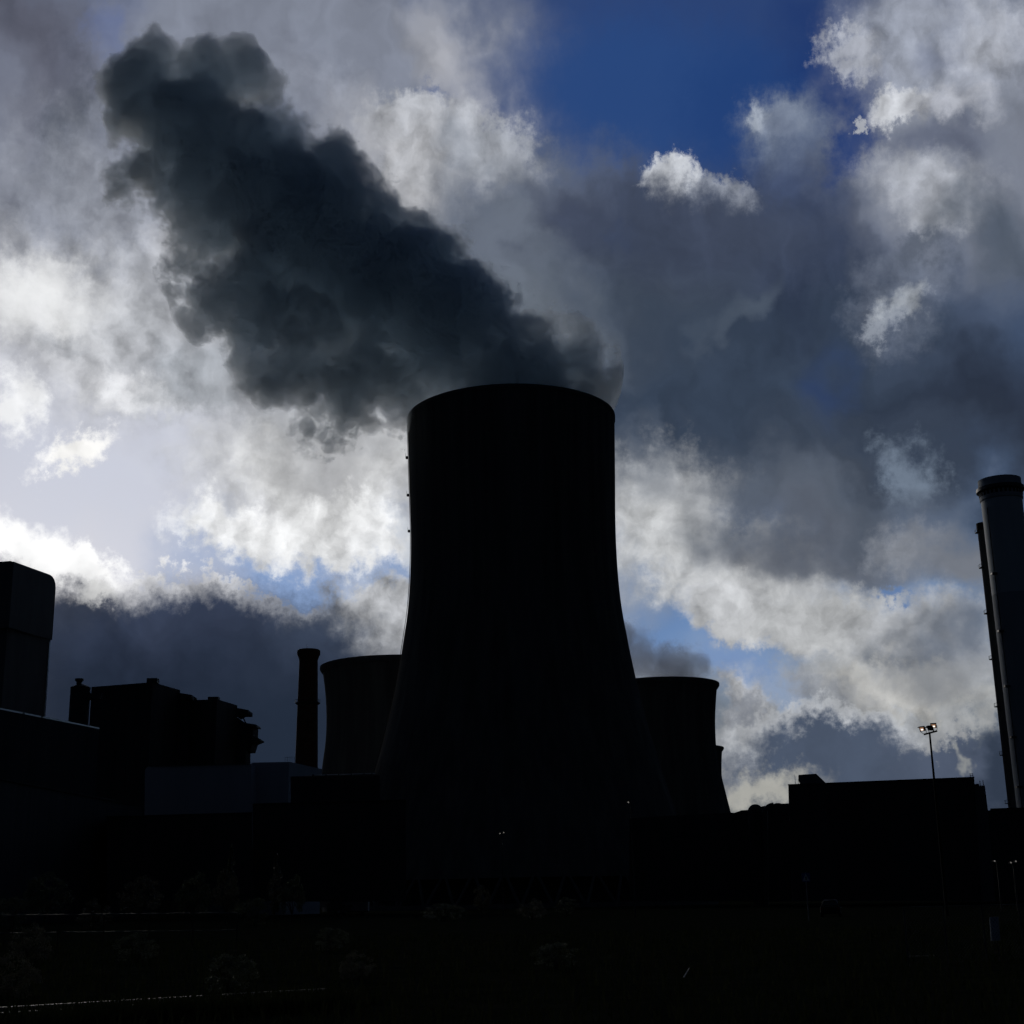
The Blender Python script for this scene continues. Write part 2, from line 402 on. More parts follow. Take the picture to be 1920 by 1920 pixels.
M = {
    'concrete': surf('weathered_concrete', (0.09, 0.09, 0.087), (0.18, 0.176, 0.168), (0.25, 0.25, 0.012), 1.0, rough=1.0, bump=0.3, spec=0.0),
    'concrete_plain': surf('grey_concrete', (0.11, 0.11, 0.11), (0.18, 0.18, 0.177), (1, 1, 1), 0.4, rough=1.0, bump=0.2, spec=0.0),
    'stack_blue': surf('blue_grey_stack', (0.50, 0.58, 0.62), (0.60, 0.67, 0.70), (0.3, 0.3, 0.05), 1.0, rough=0.7),
    'clad_dark': surf('dark_cladding', (0.05, 0.052, 0.056), (0.08, 0.082, 0.086), (1, 1, 0.1), 0.3, rough=0.75, bump=0.2, bands=('X', 2.0), spec=0.2),
    'clad_mid': surf('grey_cladding', (0.12, 0.125, 0.135), (0.17, 0.175, 0.185), (1, 1, 0.1), 0.3, rough=0.75, bump=0.2, bands=('X', 2.0), spec=0.2),
    'clad_light': surf('pale_cladding', (0.40, 0.43, 0.48), (0.48, 0.51, 0.56), (1, 1, 0.1), 0.2, rough=0.7, bump=0.2, bands=('X', 1.5), spec=0.2),
    'brick': surf('sooty_brick', (0.06, 0.035, 0.028), (0.11, 0.065, 0.05), (1, 1, 2), 0.8, bump=0.3, spec=0.15),
    'stack_lower': surf('blue_grey_stack_darker', (0.34, 0.39, 0.43), (0.42, 0.47, 0.51), (0.3, 0.3, 0.05), 1.0, rough=0.8),
    'steel': surf('painted_steel', (0.05, 0.05, 0.052), (0.08, 0.08, 0.082), (1, 1, 1), 2.0, rough=0.5, metal=0.3),
    'galv': surf('galvanised_steel', (0.30, 0.31, 0.32), (0.42, 0.43, 0.44), (1, 1, 1), 3.0, rough=0.38, metal=0.9),
    'flash': surf('metal_flashing', (0.45, 0.46, 0.47), (0.58, 0.59, 0.60), (1, 1, 1), 0.6, rough=0.30, metal=0.9),
    'roof': surf('roof_felt', (0.045, 0.045, 0.047), (0.07, 0.07, 0.072), (1, 1, 1), 0.5, spec=0.2),
    'glass': surf('window_glass', (0.02, 0.024, 0.03), (0.03, 0.034, 0.04), (1, 1, 1), 0.3, rough=0.12, spec=0.5),
    'white': surf('white_paint', (0.70, 0.71, 0.72), (0.80, 0.80, 0.80), (1, 1, 1), 1.2, rough=0.35),
    'blue': surf('blue_sign_paint', (0.02, 0.07, 0.32), (0.03, 0.09, 0.38), (1, 1, 1), 2.0, rough=0.5),
    'panel': surf('pale_blue_board', (0.30, 0.40, 0.52), (0.36, 0.46, 0.58), (1, 1, 1), 2.0, rough=0.6),
    'black': surf('black_paint', (0.015, 0.015, 0.016), (0.025, 0.025, 0.026), (1, 1, 1), 2.0, rough=0.8, spec=0.15),
    'rubber': surf('tyre_rubber', (0.018, 0.018, 0.018), (0.03, 0.03, 0.03), (1, 1, 1), 4.0, rough=0.9, spec=0.1),
    'car': surf('dark_car_paint', (0.008, 0.009, 0.011), (0.012, 0.013, 0.016), (1, 1, 1), 1.0, rough=0.75, spec=0.12),
    'wood': surf('weathered_wood', (0.20, 0.17, 0.13), (0.34, 0.30, 0.24), (1, 1, 6), 3.0, rough=0.8, bump=0.3),
    'rail': surf('rail_steel', (0.12, 0.11, 0.10), (0.30, 0.29, 0.28), (1, 1, 1), 2.2, rough=0.55, metal=1.0),
    'ballast': surf('dirty_ballast', (0.04, 0.038, 0.035), (0.10, 0.095, 0.09), (1, 1, 1), 9.0, bump=0.8, spec=0.1),
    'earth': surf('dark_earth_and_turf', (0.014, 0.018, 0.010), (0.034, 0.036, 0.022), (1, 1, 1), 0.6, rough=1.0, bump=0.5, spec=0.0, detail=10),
    'asphalt': surf('asphalt', (0.04, 0.04, 0.042), (0.06, 0.06, 0.062), (1, 1, 1), 1.5, rough=0.95, bump=0.3, spec=0.05),
    'bark': surf('bark', (0.05, 0.04, 0.03), (0.09, 0.075, 0.055), (1, 1, 0.3), 4.0, bump=0.6, spec=0.1),
}

def leaf_mat(name, a, b, gloss=0.5, rough=0.36):
    mt, g, out = new_mat(name)
    co = g.n('ShaderNodeTexCoord').outputs['Object']
    f = g.maprange(g.noise(co, 1.3, 4.0, 0.6, dim='3D'), 0.35, 0.65, mode='LINEAR')
    c = g.mix(f, a + (1,), b + (1,))
    d = g.n('ShaderNodeBsdfPrincipled'); g.put(d.inputs['Base Color'], c)
    d.inputs['Roughness'].default_value = rough; d.inputs['Specular IOR Level'].default_value = gloss
    t = g.n('ShaderNodeBsdfTranslucent'); g.put(t.inputs[0], c)
    mx = g.n('ShaderNodeMixShader'); mx.inputs[0].default_value = 0.35
    mt.node_tree.links.new(d.outputs[0], mx.inputs[1]); mt.node_tree.links.new(t.outputs[0], mx.inputs[2])
    mt.node_tree.links.new(mx.outputs[0], out.inputs['Surface'])
    return mt
M['leaf'] = leaf_mat('foliage', (0.05, 0.065, 0.03), (0.12, 0.13, 0.075), 0.6, 0.5)
M['leaf_dry'] = leaf_mat('dry_foliage', (0.08, 0.075, 0.045), (0.14, 0.13, 0.085), 0.6, 0.5)
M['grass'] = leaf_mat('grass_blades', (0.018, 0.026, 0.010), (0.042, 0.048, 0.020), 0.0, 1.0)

def lamp_mat(name, col, strength):
    mt, g, out = new_mat(name)
    e = g.n('ShaderNodeEmission'); e.inputs[0].default_value = col + (1,); e.inputs[1].default_value = strength
    mt.node_tree.links.new(e.outputs[0], out.inputs['Surface'])
    return mt
M['lamp'] = lamp_mat('lit_lamp', (1.0, 0.86, 0.74), 1.6)
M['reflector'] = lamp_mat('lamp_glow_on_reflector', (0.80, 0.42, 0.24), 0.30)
M['street_lamp'] = lamp_mat('street_lamp_glint', (1.0, 0.95, 0.88), 0.14)  # emission stands in for the glint of sun on the lens

# ------------------------------------------------------------------ mesh builder
def wloc(o):
    v = Vector((0, 0, 0))
    while o is not None:
        v = v + Vector(o.location); o = o.parent
    return v

class MB:
    """collects faces in world space; build() links them as ONE mesh object"""
    def __init__(self):
        self.v = []; self.f = []
    def add(self, vs, fs):
        n = len(self.v)
        self.v += [Vector(p) for p in vs]
        self.f += [tuple(i + n for i in q) for q in fs]
        return self
    def box(self, x0, x1, y0, y1, z0, z1):
        return self.prism([(x0, y0), (x1, y0), (x1, y1), (x0, y1)], z0, z1)
    def prism(self, plan, z0, z1):
        a = sum(plan[i][0] * plan[(i + 1) % len(plan)][1] - plan[(i + 1) % len(plan)][0] * plan[i][1] for i in range(len(plan)))
        if a < 0: plan = plan[::-1]
        k = len(plan)
        vs = [(p[0], p[1], z0) for p in plan] + [(p[0], p[1], z1) for p in plan]
        fs = [tuple(range(k))[::-1], tuple(range(k, 2 * k))] + [(i, (i + 1) % k, (i + 1) % k + k, i + k) for i in range(k)]
        return self.add(vs, fs)
    def sweep(self, pts, off):
        """closed planar outline (3D points) given thickness along the vector off"""
        off = Vector(off); pts = [Vector(p) for p in pts]
        k = len(pts)
        nrm = Vector((0, 0, 0))
        for i in range(k): nrm += pts[i].cross(pts[(i + 1) % k])
        if nrm.dot(off) > 0: pts = pts[::-1]
        vs = pts + [p + off for p in pts]
        fs = [tuple(range(k)), tuple(range(k, 2 * k))[::-1]] + [((i + 1) % k, i, i + k, (i + 1) % k + k) for i in range(k)]
        return self.add(vs, fs)
    def tube(self, p0, p1, r0, r1=None, n=8, caps=True):
        p0 = Vector(p0); p1 = Vector(p1); r1 = r0 if r1 is None else r1
        d = (p1 - p0).normalized()
        a = d.orthogonal().normalized(); b = d.cross(a)
        vs = []
        for p, r in ((p0, r0), (p1, r1)):
            vs += [p + (a * math.cos(2 * PI * i / n) + b * math.sin(2 * PI * i / n)) * r for i in range(n)]
        fs = [(i, (i + 1) % n, (i + 1) % n + n, i + n) for i in range(n)]
        if caps: fs += [tuple(range(n))[::-1], tuple(range(n, 2 * n))]
        return self.add(vs, fs)
    def path(self, pts, r, n=8):
        for a, b in zip(pts[:-1], pts[1:]): self.tube(a, b, r, r, n)
        return self
    def lathe(self, cx, cy, prof, n=64, closed=False, a0=0.0, a1=2 * PI):
        full = abs(a1 - a0 - 2 * PI) < 1e-6
        k = n if full else n + 1
        vs = []
        for r, z in prof:
            vs += [(cx + r * math.cos(a0 + (a1 - a0) * i / n), cy + r * math.sin(a0 + (a1 - a0) * i / n), z) for i in range(k)]
        rows = len(prof)
        fs = []
        for j in range(rows if closed else rows - 1):
            jj = (j + 1) % rows
            for i in range(n):
                ii = (i + 1) % k
                fs.append((j * k + i, j * k + ii, jj * k + ii, jj * k + i))
        return self.add(vs, fs)
    def ico(self, c, r, sub=2, sq=(1, 1, 1)):
        bm = bmesh.new(); bmesh.ops.create_icosphere(bm, subdivisions=sub, radius=1.0)
        bm.verts.ensure_lookup_table()
        vs = [(c[0] + v.co.x * r * sq[0], c[1] + v.co.y * r * sq[1], c[2] + v.co.z * r * sq[2]) for v in bm.verts]
        fs = [tuple(v.index for v in f.verts) for f in bm.faces]
        bm.free()
        return self.add(vs, fs)
    def build(self, name, mat, parent=None, smooth=False, bevel=0.0, loc=None):
        base = wloc(parent) if parent is not None else Vector(loc if loc is not None else (0, 0, 0))
        me = bpy.data.meshes.new(name)
        me.from_pydata([tuple(p - base) for p in self.v], [], self.f)
        me.update()
        if smooth:
            me.polygons.foreach_set('use_smooth', [True] * len(me.polygons))
            me.set_sharp_from_angle(angle=math.radians(38))
        me.materials.append(mat)
        o = bpy.data.objects.new(name, me)
        COL.objects.link(o)
        if parent is not None:
            o.parent = parent
        else:
            o.location = base
        if bevel:
            bv = o.modifiers.new('bevel', 'BEVEL'); bv.width = bevel; bv.segments = 2; bv.limit_method = 'ANGLE'
        return o

def tag(o, label=None, cat=None, group=None, kind=None):
    if label: o['label'] = label
    if cat: o['category'] = cat
    if group: o['group'] = group
    if kind: o['kind'] = kind
    return o

def thing(name, loc, label, cat, group=None):
    o = bpy.data.objects.new(name, None)
    COL.objects.link(o)
    o.location = loc
    o.empty_display_size = 0.5
    return tag(o, label, cat, group)

KIDS = {}
def copy_tree(o, parent=None):
    c = o.copy()
    COL.objects.link(c)
    if parent is not None: c.parent = parent
    for ch in [x for x in COL.objects if x.parent == o]:
        copy_tree(ch, c)
    return c

def front(pts, Y, depth, along=None):
    """a block whose outline faces the viewer: photo pixels on the plane y = Y, carried back by depth,
    its side walls running parallel to the sight line at pixel column along"""
    mb = MB()
    dx = 0.0
    if along is not None:
        d = ray(along, 1500); dx = d.x / d.y * depth
    return mb.sweep([P(x, y, Y) for x, y in pts], (dx, depth, 0))

def base_of(px, Y):
    return Vector((P(px, 1690, Y).x, Y, 0.0))

# ------------------------------------------------------------------ ground
gmb = MB()
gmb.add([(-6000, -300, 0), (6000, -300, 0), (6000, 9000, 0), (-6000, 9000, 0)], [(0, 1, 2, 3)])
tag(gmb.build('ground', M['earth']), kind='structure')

# ------------------------------------------------------------------ the cooling towers
def spline(tab, z):
    zs = [t[0] for t in tab][::-1]; rs = [t[1] for t in tab][::-1]
    # smooth (Catmull-Rom) interpolation
    for i in range(len(zs) - 1):
        if zs[i] <= z <= zs[i + 1]:
            t = (z - zs[i]) / (zs[i + 1] - zs[i])
            p1, p2 = rs[i], rs[i + 1]
            m1 = (rs[i + 1] - rs[i - 1]) / (zs[i + 1] - zs[i - 1]) * (zs[i + 1] - zs[i]) if i else p2 - p1
            m2 = (rs[i + 2] - rs[i]) / (zs[i + 2] - zs[i]) * (zs[i + 1] - zs[i]) if i + 2 < len(zs) else p2 - p1
            return (2 * t**3 - 3 * t**2 + 1) * p1 + (t**3 - 2 * t**2 + t) * m1 + (-2 * t**3 + 3 * t**2) * p2 + (t**3 - t**2) * m2
    return rs[0] if z < zs[0] else rs[-1]

def shell_profile(tab, thick, z0, ztop, nseg=48):
    outer = [(spline(tab, z0 + (ztop - z0) * i / nseg), z0 + (ztop - z0) * i / nseg) for i in range(nseg + 1)]
    inner = [(r - thick, z) for r, z in outer][::-1]
    return outer, inner

def tower(name, cx, cy, tab, label, ribs=0, lip=None, cols=0, z0=9.0, thick=0.8, group='cooling towers of the power station', n=144):
    t = thing(name, (cx, cy, 0), label, 'cooling tower', group)
    ztop = tab[0][0]
    outer, inner = shell_profile(tab, thick, z0, ztop)
    MB().lathe(cx, cy, outer + inner, n, closed=True).build('shell', M['concrete'], t, smooth=True)
    if lip:
        r = outer[-1][0]
        MB().lathe(cx, cy, [(r + 0.01, ztop - lip[1]), (r + lip[0], ztop - lip[1] * 0.35), (r + lip[0], ztop + 0.25), (r - thick - 0.02, ztop + 0.25), (r - thick - 0.02, ztop - 0.3)], n).build('rim', M['concrete_plain'], t, smooth=True)
    else:
        r = outer[-1][0]
        MB().lathe(cx, cy, [(r + 0.25, ztop - 1.2), (r + 0.25, ztop + 0.12), (r - thick - 0.1, ztop + 0.12), (r - thick - 0.1, ztop - 0.6)], n).build('rim', M['concrete_plain'], t, smooth=True)
    r0 = outer[0][0]
    if cols:
        for k in range(cols):
            a = 2 * PI * k / cols; da = PI / cols * 0.86
            mb = MB()
            foot = Vector((cx + (r0 + 3.2) * math.cos(a), cy + (r0 + 3.2) * math.sin(a), 0))
            for s in (-1, 1):
                mb.tube(foot, (cx + (r0 - 0.4) * math.cos(a + s * da), cy + (r0 - 0.4) * math.sin(a + s * da), z0 + 0.4), 0.55, 0.5, 10)
            mb.build('support_column', M['concrete_plain'], t, smooth=True)
        MB().lathe(cx, cy, [(r0 - 7.0, 0.05), (r0 - 7.5, z0 + 6.0), (0.01, z0 + 6.0)], 96).build('sky_cover_fill', M['clad_dark'], t, smooth=True)  # opaque drum added to cover the sky seen between the columns
        MB().lathe(cx, cy, [(r0 + 6.0, 0.0), (r0 + 6.0, 1.4), (r0 + 5.4, 1.4), (r0 + 5.4, 0.0)], 96).build('basin_wall', M['concrete_plain'], t, smooth=True)
    return t

MAIN_Y = 500.0
TX = 0.3
main_tab = [(176.0, 38.75), (163.0, 38.4), (151.0, 38.05), (132.0, 37.5), (116.0, 37.7), (103.0, 38.6), (93.0, 40.0), (84.0, 41.4), (71.0, 43.8), (59.0, 46.5), (44.0, 50.5), (30.0, 54.6), (12.0, 60.2), (0.0, 64.0)]
main_tower = tower('cooling_tower', TX, MAIN_Y, main_tab, 'tallest and widest dark concrete cooling tower, steam pouring from its open top', cols=40)
# inspection walkway brackets and a ladder up the tower's flank
ang = math.radians(192)
lad = MB()
zz = 12.0
prev = None
while zz < 175.5:
    r = spline(main_tab, zz) + 0.55
    p = Vector((TX + r * math.cos(ang), MAIN_Y + r * math.sin(ang), zz))
    tang = Vector((-math.sin(ang), math.cos(ang), 0)) * 0.3
    if prev is not None:
        lad.tube(prev - tang, p - tang, 0.07, 0.07, 6); lad.tube(prev + tang, p + tang, 0.07, 0.07, 6)
        for q in np.linspace(0, 1, 9)[:-1]:
            c = prev.lerp(p, float(q)); lad.tube(c - tang, c + tang, 0.04, 0.04, 5)
    prev = p; zz += 4.0
lad.build('ladder', M['bark'], main_tower)
for py in (855, 925, 992):
    z = P(765, py, MAIN_Y).z - 1.5
    r = spline(main_tab, z)
    a = math.radians(184)
    mb = MB()
    c = Vector((TX + (r + 0.6) * math.cos(a), MAIN_Y + (r + 0.6) * math.sin(a), z))
    rad = Vector((math.cos(a), math.sin(a), 0)); tg = Vector((-math.sin(a), math.cos(a), 0))
    def obb(mb, c, ex, ey, ez):
        vs = [c + ex * sx + ey * sy + ez * sz for sz in (-1, 1) for sx, sy in ((-1, -1), (1, -1), (1, 1), (-1, 1))]
        mb.add(vs, [(3, 2, 1, 0), (4, 5, 6, 7), (0, 1, 5, 4), (1, 2, 6, 5), (2, 3, 7, 6), (3, 0, 4, 7)])
    obb(mb, c, rad * 0.5, tg * 1.6, Vector((0, 0, 0.08)))
    for s in (-1.5, -0.5, 0.5, 1.5):
        mb.tube(c + tg * s + rad * 0.45, c + tg * s + rad * 0.45 + Vector((0, 0, 1.1)), 0.05)
    mb.tube(c - tg * 1.6 + rad * 0.45 + Vector((0, 0, 1.1)), c + tg * 1.6 + rad * 0.45 + Vector((0, 0, 1.1)), 0.05)
    mb.build('inspection_platform', M['steel'], main_tower)

def tang_rz(px, py, cx, cy):
    d = ray(px, py); h = math.hypot(d.x, d.y)
    R = abs(cx * d.y - cy * d.x) / h
    return EYE.z + d.z / h * math.sqrt(max(cx * cx + cy * cy - R * R, 0)), R

def tab_from(edge, cx, cy, low):
    tab = [tang_rz(x, y, cx, cy) for x, y in edge]
    z, r = tab[-1]; z2, r2 = tab[-3]
    s = (r - r2) / (z - z2)
    for zl in low:
        tab.append((zl, r + s * (zl - z) * 1.05))
    return tab

LY = 680.0
lx = P(744, 1245, LY).x
ltab = tab_from([(604, 1252), (606.5, 1270), (610, 1300), (612, 1335), (611.8, 1368), (610, 1394), (603.5, 1442)], lx, LY, (40, 20, 0))
tower('cooling_tower', lx, LY, ltab, 'older flared cooling tower half hidden by the tallest tower, beside the slim brick chimney', lip=(1.1, 2.6), z0=0.5)
RY = 760.0
rx = P(1236, 1276, RY).x
rtab = tab_from([(1345, 1282), (1343.5, 1300), (1342, 1322), (1341, 1353), (1342, 1386), (1344, 1410), (1350, 1450)], rx, RY, (40, 20, 0))
tower('cooling_tower', rx, RY, rtab, 'older flared cooling tower with thin grey steam, overlapping the smallest and most distant tower', lip=(1.1, 2.6), z0=0.5)
SY = 1040.0
sx = P(1281, 1400, SY).x
stab = tab_from([(1354.5, 1402), (1353.6, 1415), (1353, 1430), (1353, 1445), (1353.5, 1456), (1360, 1483), (1370, 1522)], sx, SY, (10, 0))
tower('cooling_tower', sx, SY, stab, 'smallest and most distant cooling tower, only its edge showing past the rear tower', lip=(1.1, 2.4), z0=0.5)

# wood added to cover gaps of sky along the horizon
rng = random.Random(3)
tl = MB()
pts = []
x = -1500.0
while x < 1500:
    pts.append((x, 14 + 6 * rng.random() + 4 * math.sin(x / 60.0))); x += 7.0
k = len(pts)
for yy, sc_ in ((1500, 0.75), (1512, 1.0), (1540, 0.9), (1560, 0.6)):
    tl.v += [Vector((px, yy + rng.uniform(-4, 4), h * sc_ * rng.uniform(0.9, 1.1))) for px, h in pts]
for i in range(k): tl.v.append(Vector((pts[i][0], 1496, 0)))
for j in range(3):
    for i in range(k - 1): tl.f.append((j * k + i, j * k + i + 1, (j + 1) * k + i + 1, (j + 1) * k + i))
for i in range(k - 1): tl.f.append((4 * k + i, 4 * k + i + 1, i + 1, i))
tag(tl.build('gap_cover_wood', M['leaf']), 'dark far wood added along the horizon to cover sky gaps behind the power station', 'wood', kind='stuff')

# ------------------------------------------------------------------ chimneys
def stack(name, label, cat, edge_l, edge_r, Y, mat, group=None, n=48):
    """a tapered round chimney from its two edges in the photo: [(px, py) top, (px, py) bottom]"""
    (lx0, ly0), (lx1, ly1) = edge_l; (rx0, ry0), (rx1, ry1) = edge_r
    pt = (P(lx0, ly0, Y) + P(rx0, ry0, Y)) / 2; pb = (P(lx1, ly1, Y) + P(rx1, ry1, Y)) / 2
    rt = (P(rx0, ry0, Y).x - P(lx0, ly0, Y).x) / 2; rb = (P(rx1, ry1, Y).x - P(lx1, ly1, Y).x) / 2
    cx = (pt.x + pb.x) / 2
    t = thing(name, (cx, Y, 0), label, cat, group)
    zt, zb = pt.z, pb.z
    r_at = lambda z: rt + (rb - rt) * (zt - z) / (zt - zb)
    return t, cx, zt, r_at

t, cx, zt, r_at = stack('chimney', 'slim dark brick chimney with a wide crown, between boiler buildings and older cooling tower', 'chimney',
                        ((561.8, 1232), (553, 1434)), ((596, 1232), (595.5, 1440)), 560.0, M['brick'])
CY = 560.0
MB().lathe(cx, CY, [(r_at(0), 0), (r_at(zt - 1), zt - 1), (r_at(zt - 1) - 0.5, zt - 1), (r_at(zt - 1) - 0.5, zt - 12)], 48).build('shaft', M['brick'], t, smooth=True)
rr = r_at(zt)
MB().lathe(cx, CY, [(rr + 0.05, zt - 1.2), (rr + 0.55, zt + 0.3), (rr + 0.95, zt + 1.0), (rr + 0.95, zt + 2.5), (rr + 0.5, zt + 2.9), (rr - 0.5, zt + 2.9), (rr - 0.5, zt - 1.2)], 48).build('crown', M['brick'], t, smooth=True)
MB().tube((cx - 0.2, CY - rr, zt + 2.5), (cx - 0.2, CY - rr, zt + 4.4), 0.06).build('lightning_rod', M['steel'], t)
zp = P(575, 1318, CY).z
rp = r_at(zp)
pl = MB().lathe(cx, CY, [(rp + 0.02, zp - 0.9), (rp + 1.0, zp - 0.1), (rp + 1.0, zp), (rp + 0.02, zp)], 40).build('platform', M['steel'], t)
mb = MB()
for k in range(16):
    a = 2 * PI * k / 16
    mb.tube((cx + (rp + 0.95) * math.cos(a), CY + (rp + 0.95) * math.sin(a), zp), (cx + (rp + 0.95) * math.cos(a), CY + (rp + 0.95) * math.sin(a), zp + 1.1), 0.05, n=6)
mb.lathe(cx, CY, [(rp + 0.90, zp + 1.05), (rp + 1.0, zp + 1.05), (rp + 1.0, zp + 1.15), (rp + 0.90, zp + 1.15)], 40, closed=True)
mb.build('railing', M['steel'], pl)

# the two stacks at the edge of the photo
BY = 470.0
t, cx, zt, r_at = stack('concrete_stack', 'thick pale blue-grey stack with dark slots round its top, beside a much thinner stack', 'stack',
                        ((1837.5, 912), (1901, 1450)), ((1911, 906), (1973, 1444)), BY, M['stack_blue'])
big_cx, big_r = cx, r_at
ztone = P(1866, 1116, BY).z
MB().lathe(cx, BY, [(r_at(0), 0)] + [(r_at(ztone * i / 12), ztone * i / 12) for i in range(1, 13)], 72).build('lower_shaft', M['stack_lower'], t, smooth=True)  # darker tone of the same blue-grey on the lower shaft
MB().lathe(cx, BY, [(r_at(ztone + (zt - 6 - ztone) * i / 8) + (0.02 if i == 0 else 0), ztone + (zt - 6 - ztone) * i / 8) for i in range(9)] + [(r_at(zt - 6) - 0.4, zt - 6), (r_at(zt - 6) - 0.4, zt - 20)], 72).build('upper_shaft', M['stack_blue'], t, smooth=True)
rt = r_at(zt)
MB().lathe(cx, BY, [(rt - 0.02, zt - 5.98), (rt + 0.3, zt - 5.6), (rt + 0.3, zt + 1.6), (rt - 0.4, zt + 1.6), (rt - 0.4, zt - 5.98)], 72).build('top_ring', M['stack_lower'], t, smooth=True)
for k in range(30):
    a = 2 * PI * k / 30
    mb = MB(); rad = Vector((math.cos(a), math.sin(a), 0)); tg = Vector((-math.sin(a), math.cos(a), 0))
    obb(mb, Vector((cx, BY, zt - 2.8)) + rad * (rt + 0.28), rad * 0.12, tg * 0.42, Vector((0, 0, 1.5)))
    mb.build('vent_slot', M['black'], t)
for py in (922,):
    zq = P(1838, py, BY).z
    rq = r_at(zq)
    MB().lathe(cx, BY, [(rq + 0.03, zq - 0.8), (rq + 1.2, zq - 0.15), (rq + 1.2, zq + 1.0), (rq + 1.1, zq + 1.0), (rq + 1.1, zq), (rq + 0.03, zq)], 56).build('platform', M['steel'], t)
# cable duct and its landings up the shaft
a = math.radians(207)
mb = MB(); prev = None
for i in range(41):
    z = zt * 0.02 + (zt - 9 - zt * 0.02) * i / 40
    p = Vector((cx + (r_at(z) + 0.35) * math.cos(a), BY + (r_at(z) + 0.35) * math.sin(a), z))
    if prev is not None: mb.tube(prev, p, 0.2, 0.2, 8)
    prev = p
mb.build('cable_duct', M['concrete_plain'], t, smooth=True)
for py, in ((1080,), (1187,), (1290,), (1385,), (1478,)):
    z = P(1860, py, BY).z
    c = Vector((cx + (r_at(z) + 0.8) * math.cos(a), BY + (r_at(z) + 0.8) * math.sin(a), z))
    mb = MB(); obb(mb, c, Vector((0.9, 0, 0)), Vector((0, 0.9, 0)), Vector((0, 0, 0.3)))
    mb.build('landing', M['steel'], t)

NY = 500.0
t, cx, zt, r_at = stack('steel_stack', 'thin steel stack with small side landings, standing close behind the thick stack', 'stack',
                        ((1832.5, 986), (1890, 1508)), ((1856, 985), (1914, 1506)), NY, M['galv'])
MB().lathe(cx, NY, [(r_at(0), 0), (r_at(zt), zt), (r_at(zt) - 0.2, zt), (r_at(zt) - 0.2, zt - 8)], 40).build('shaft', M['concrete'], t, smooth=True)
MB().lathe(cx, NY, [(r_at(zt) + 0.02, zt - 2.0), (r_at(zt) + 0.25, zt - 1.8), (r_at(zt) + 0.25, zt + 0.8), (r_at(zt) - 0.15, zt + 0.8), (r_at(zt) - 0.15, zt - 2)], 40).build('top_ring', M['black'], t, smooth=True)
for py in (998, 1064, 1150, 1236, 1325, 1416, 1507):
    z = P(1850, py, NY).z; r = r_at(z)
    mb = MB()
    mb.lathe(cx, NY, [(r + 0.02, z - 0.25), (r + 0.95, z - 0.1), (r + 0.95, z), (r + 0.02, z)], 24, a0=math.radians(150), a1=math.radians(215))
    for q in (152, 168, 184, 200, 213):
        b = math.radians(q); e = Vector((cx + (r + 0.9) * math.cos(b), NY + (r + 0.9) * math.sin(b), z))
        mb.tube(e, e + Vector((0, 0, 1.1)), 0.05, n=6)
    mb.lathe(cx, NY, [(r + 0.85, z + 1.05), (r + 0.95, z + 1.05), (r + 0.95, z + 1.15), (r + 0.85, z + 1.15)], 24, closed=True, a0=math.radians(150), a1=math.radians(215))
    mb.build('landing', M['steel'], t)

# ------------------------------------------------------------------ boiler house at the photo's edge
zt = 130.0
A = H(26, 1053, zt); B = H(106, 1082, zt)
u = Vector((B.x - A.x, B.y - A.y, 0)); Lu = u.length; u.normalize()
v = Vector((-u.y, u.x, 0))                     # away to the left
if v.x > 0: v = -v
t = thing('boiler_house', (A.x, A.y, 0), 'tall boiler house whose wide upper block overhangs a narrower shaft, its far corner rounded', 'building')
zl = P(35, 1176, A.y).z
prof = [(0, zl), (0, zt), (Lu - 4.5, zt)] + [(Lu - 4.5 + 4.5 * math.sin(q), zt - 4.5 + 4.5 * math.cos(q)) for q in (PI / 8, PI / 4, 3 * PI / 8, PI / 2)] + [(Lu + 0.0, zl)]
A0 = Vector((A.x, A.y, 0))
MB().sweep([A0 + u * a + Vector((0, 0, z)) for a, z in prof], v * 70).build('upper_block', M['clad_mid'], t)
lo = [A0 + u * 1.8 + v * 1.8, A0 + u * (Lu - 0.6) + v * 0.3, A0 + u * (Lu - 0.7) + v * 66, A0 + u * 1.8 + v * 66]
MB().prism([(p.x, p.y) for p in lo], 0, zl + 0.002).build('lower_block', M['clad_mid'], t)
c = A0 + u * (Lu - 1.4) + v * 0.35
mb = MB(); obb(mb, Vector((c.x, c.y, zl / 2)), u * 0.35, v * 0.45, Vector((0, 0, zl / 2 - 1.0)))
mb.build('downpipe', M['flash'], t)
q = [A0 + u * 2 + v * 3, A0 + u * 2 + v * 60, A0 + u * 14 + v * 60, A0 + u * 14 + v * 3]
zr = P(3, 1048, A.y + 2).z
MB().prism([(p.x, p.y) for p in q], zt + 0.002, zt + 1.0).build('roof_upstand', M['clad_dark'], t)
mb = MB(); obb(mb, A0 + u * 0.9 - v * 0.02 + Vector((0, 0, zl - 0.25)), u * 0.9, v * 0.01, Vector((0, 0, 0.2)))

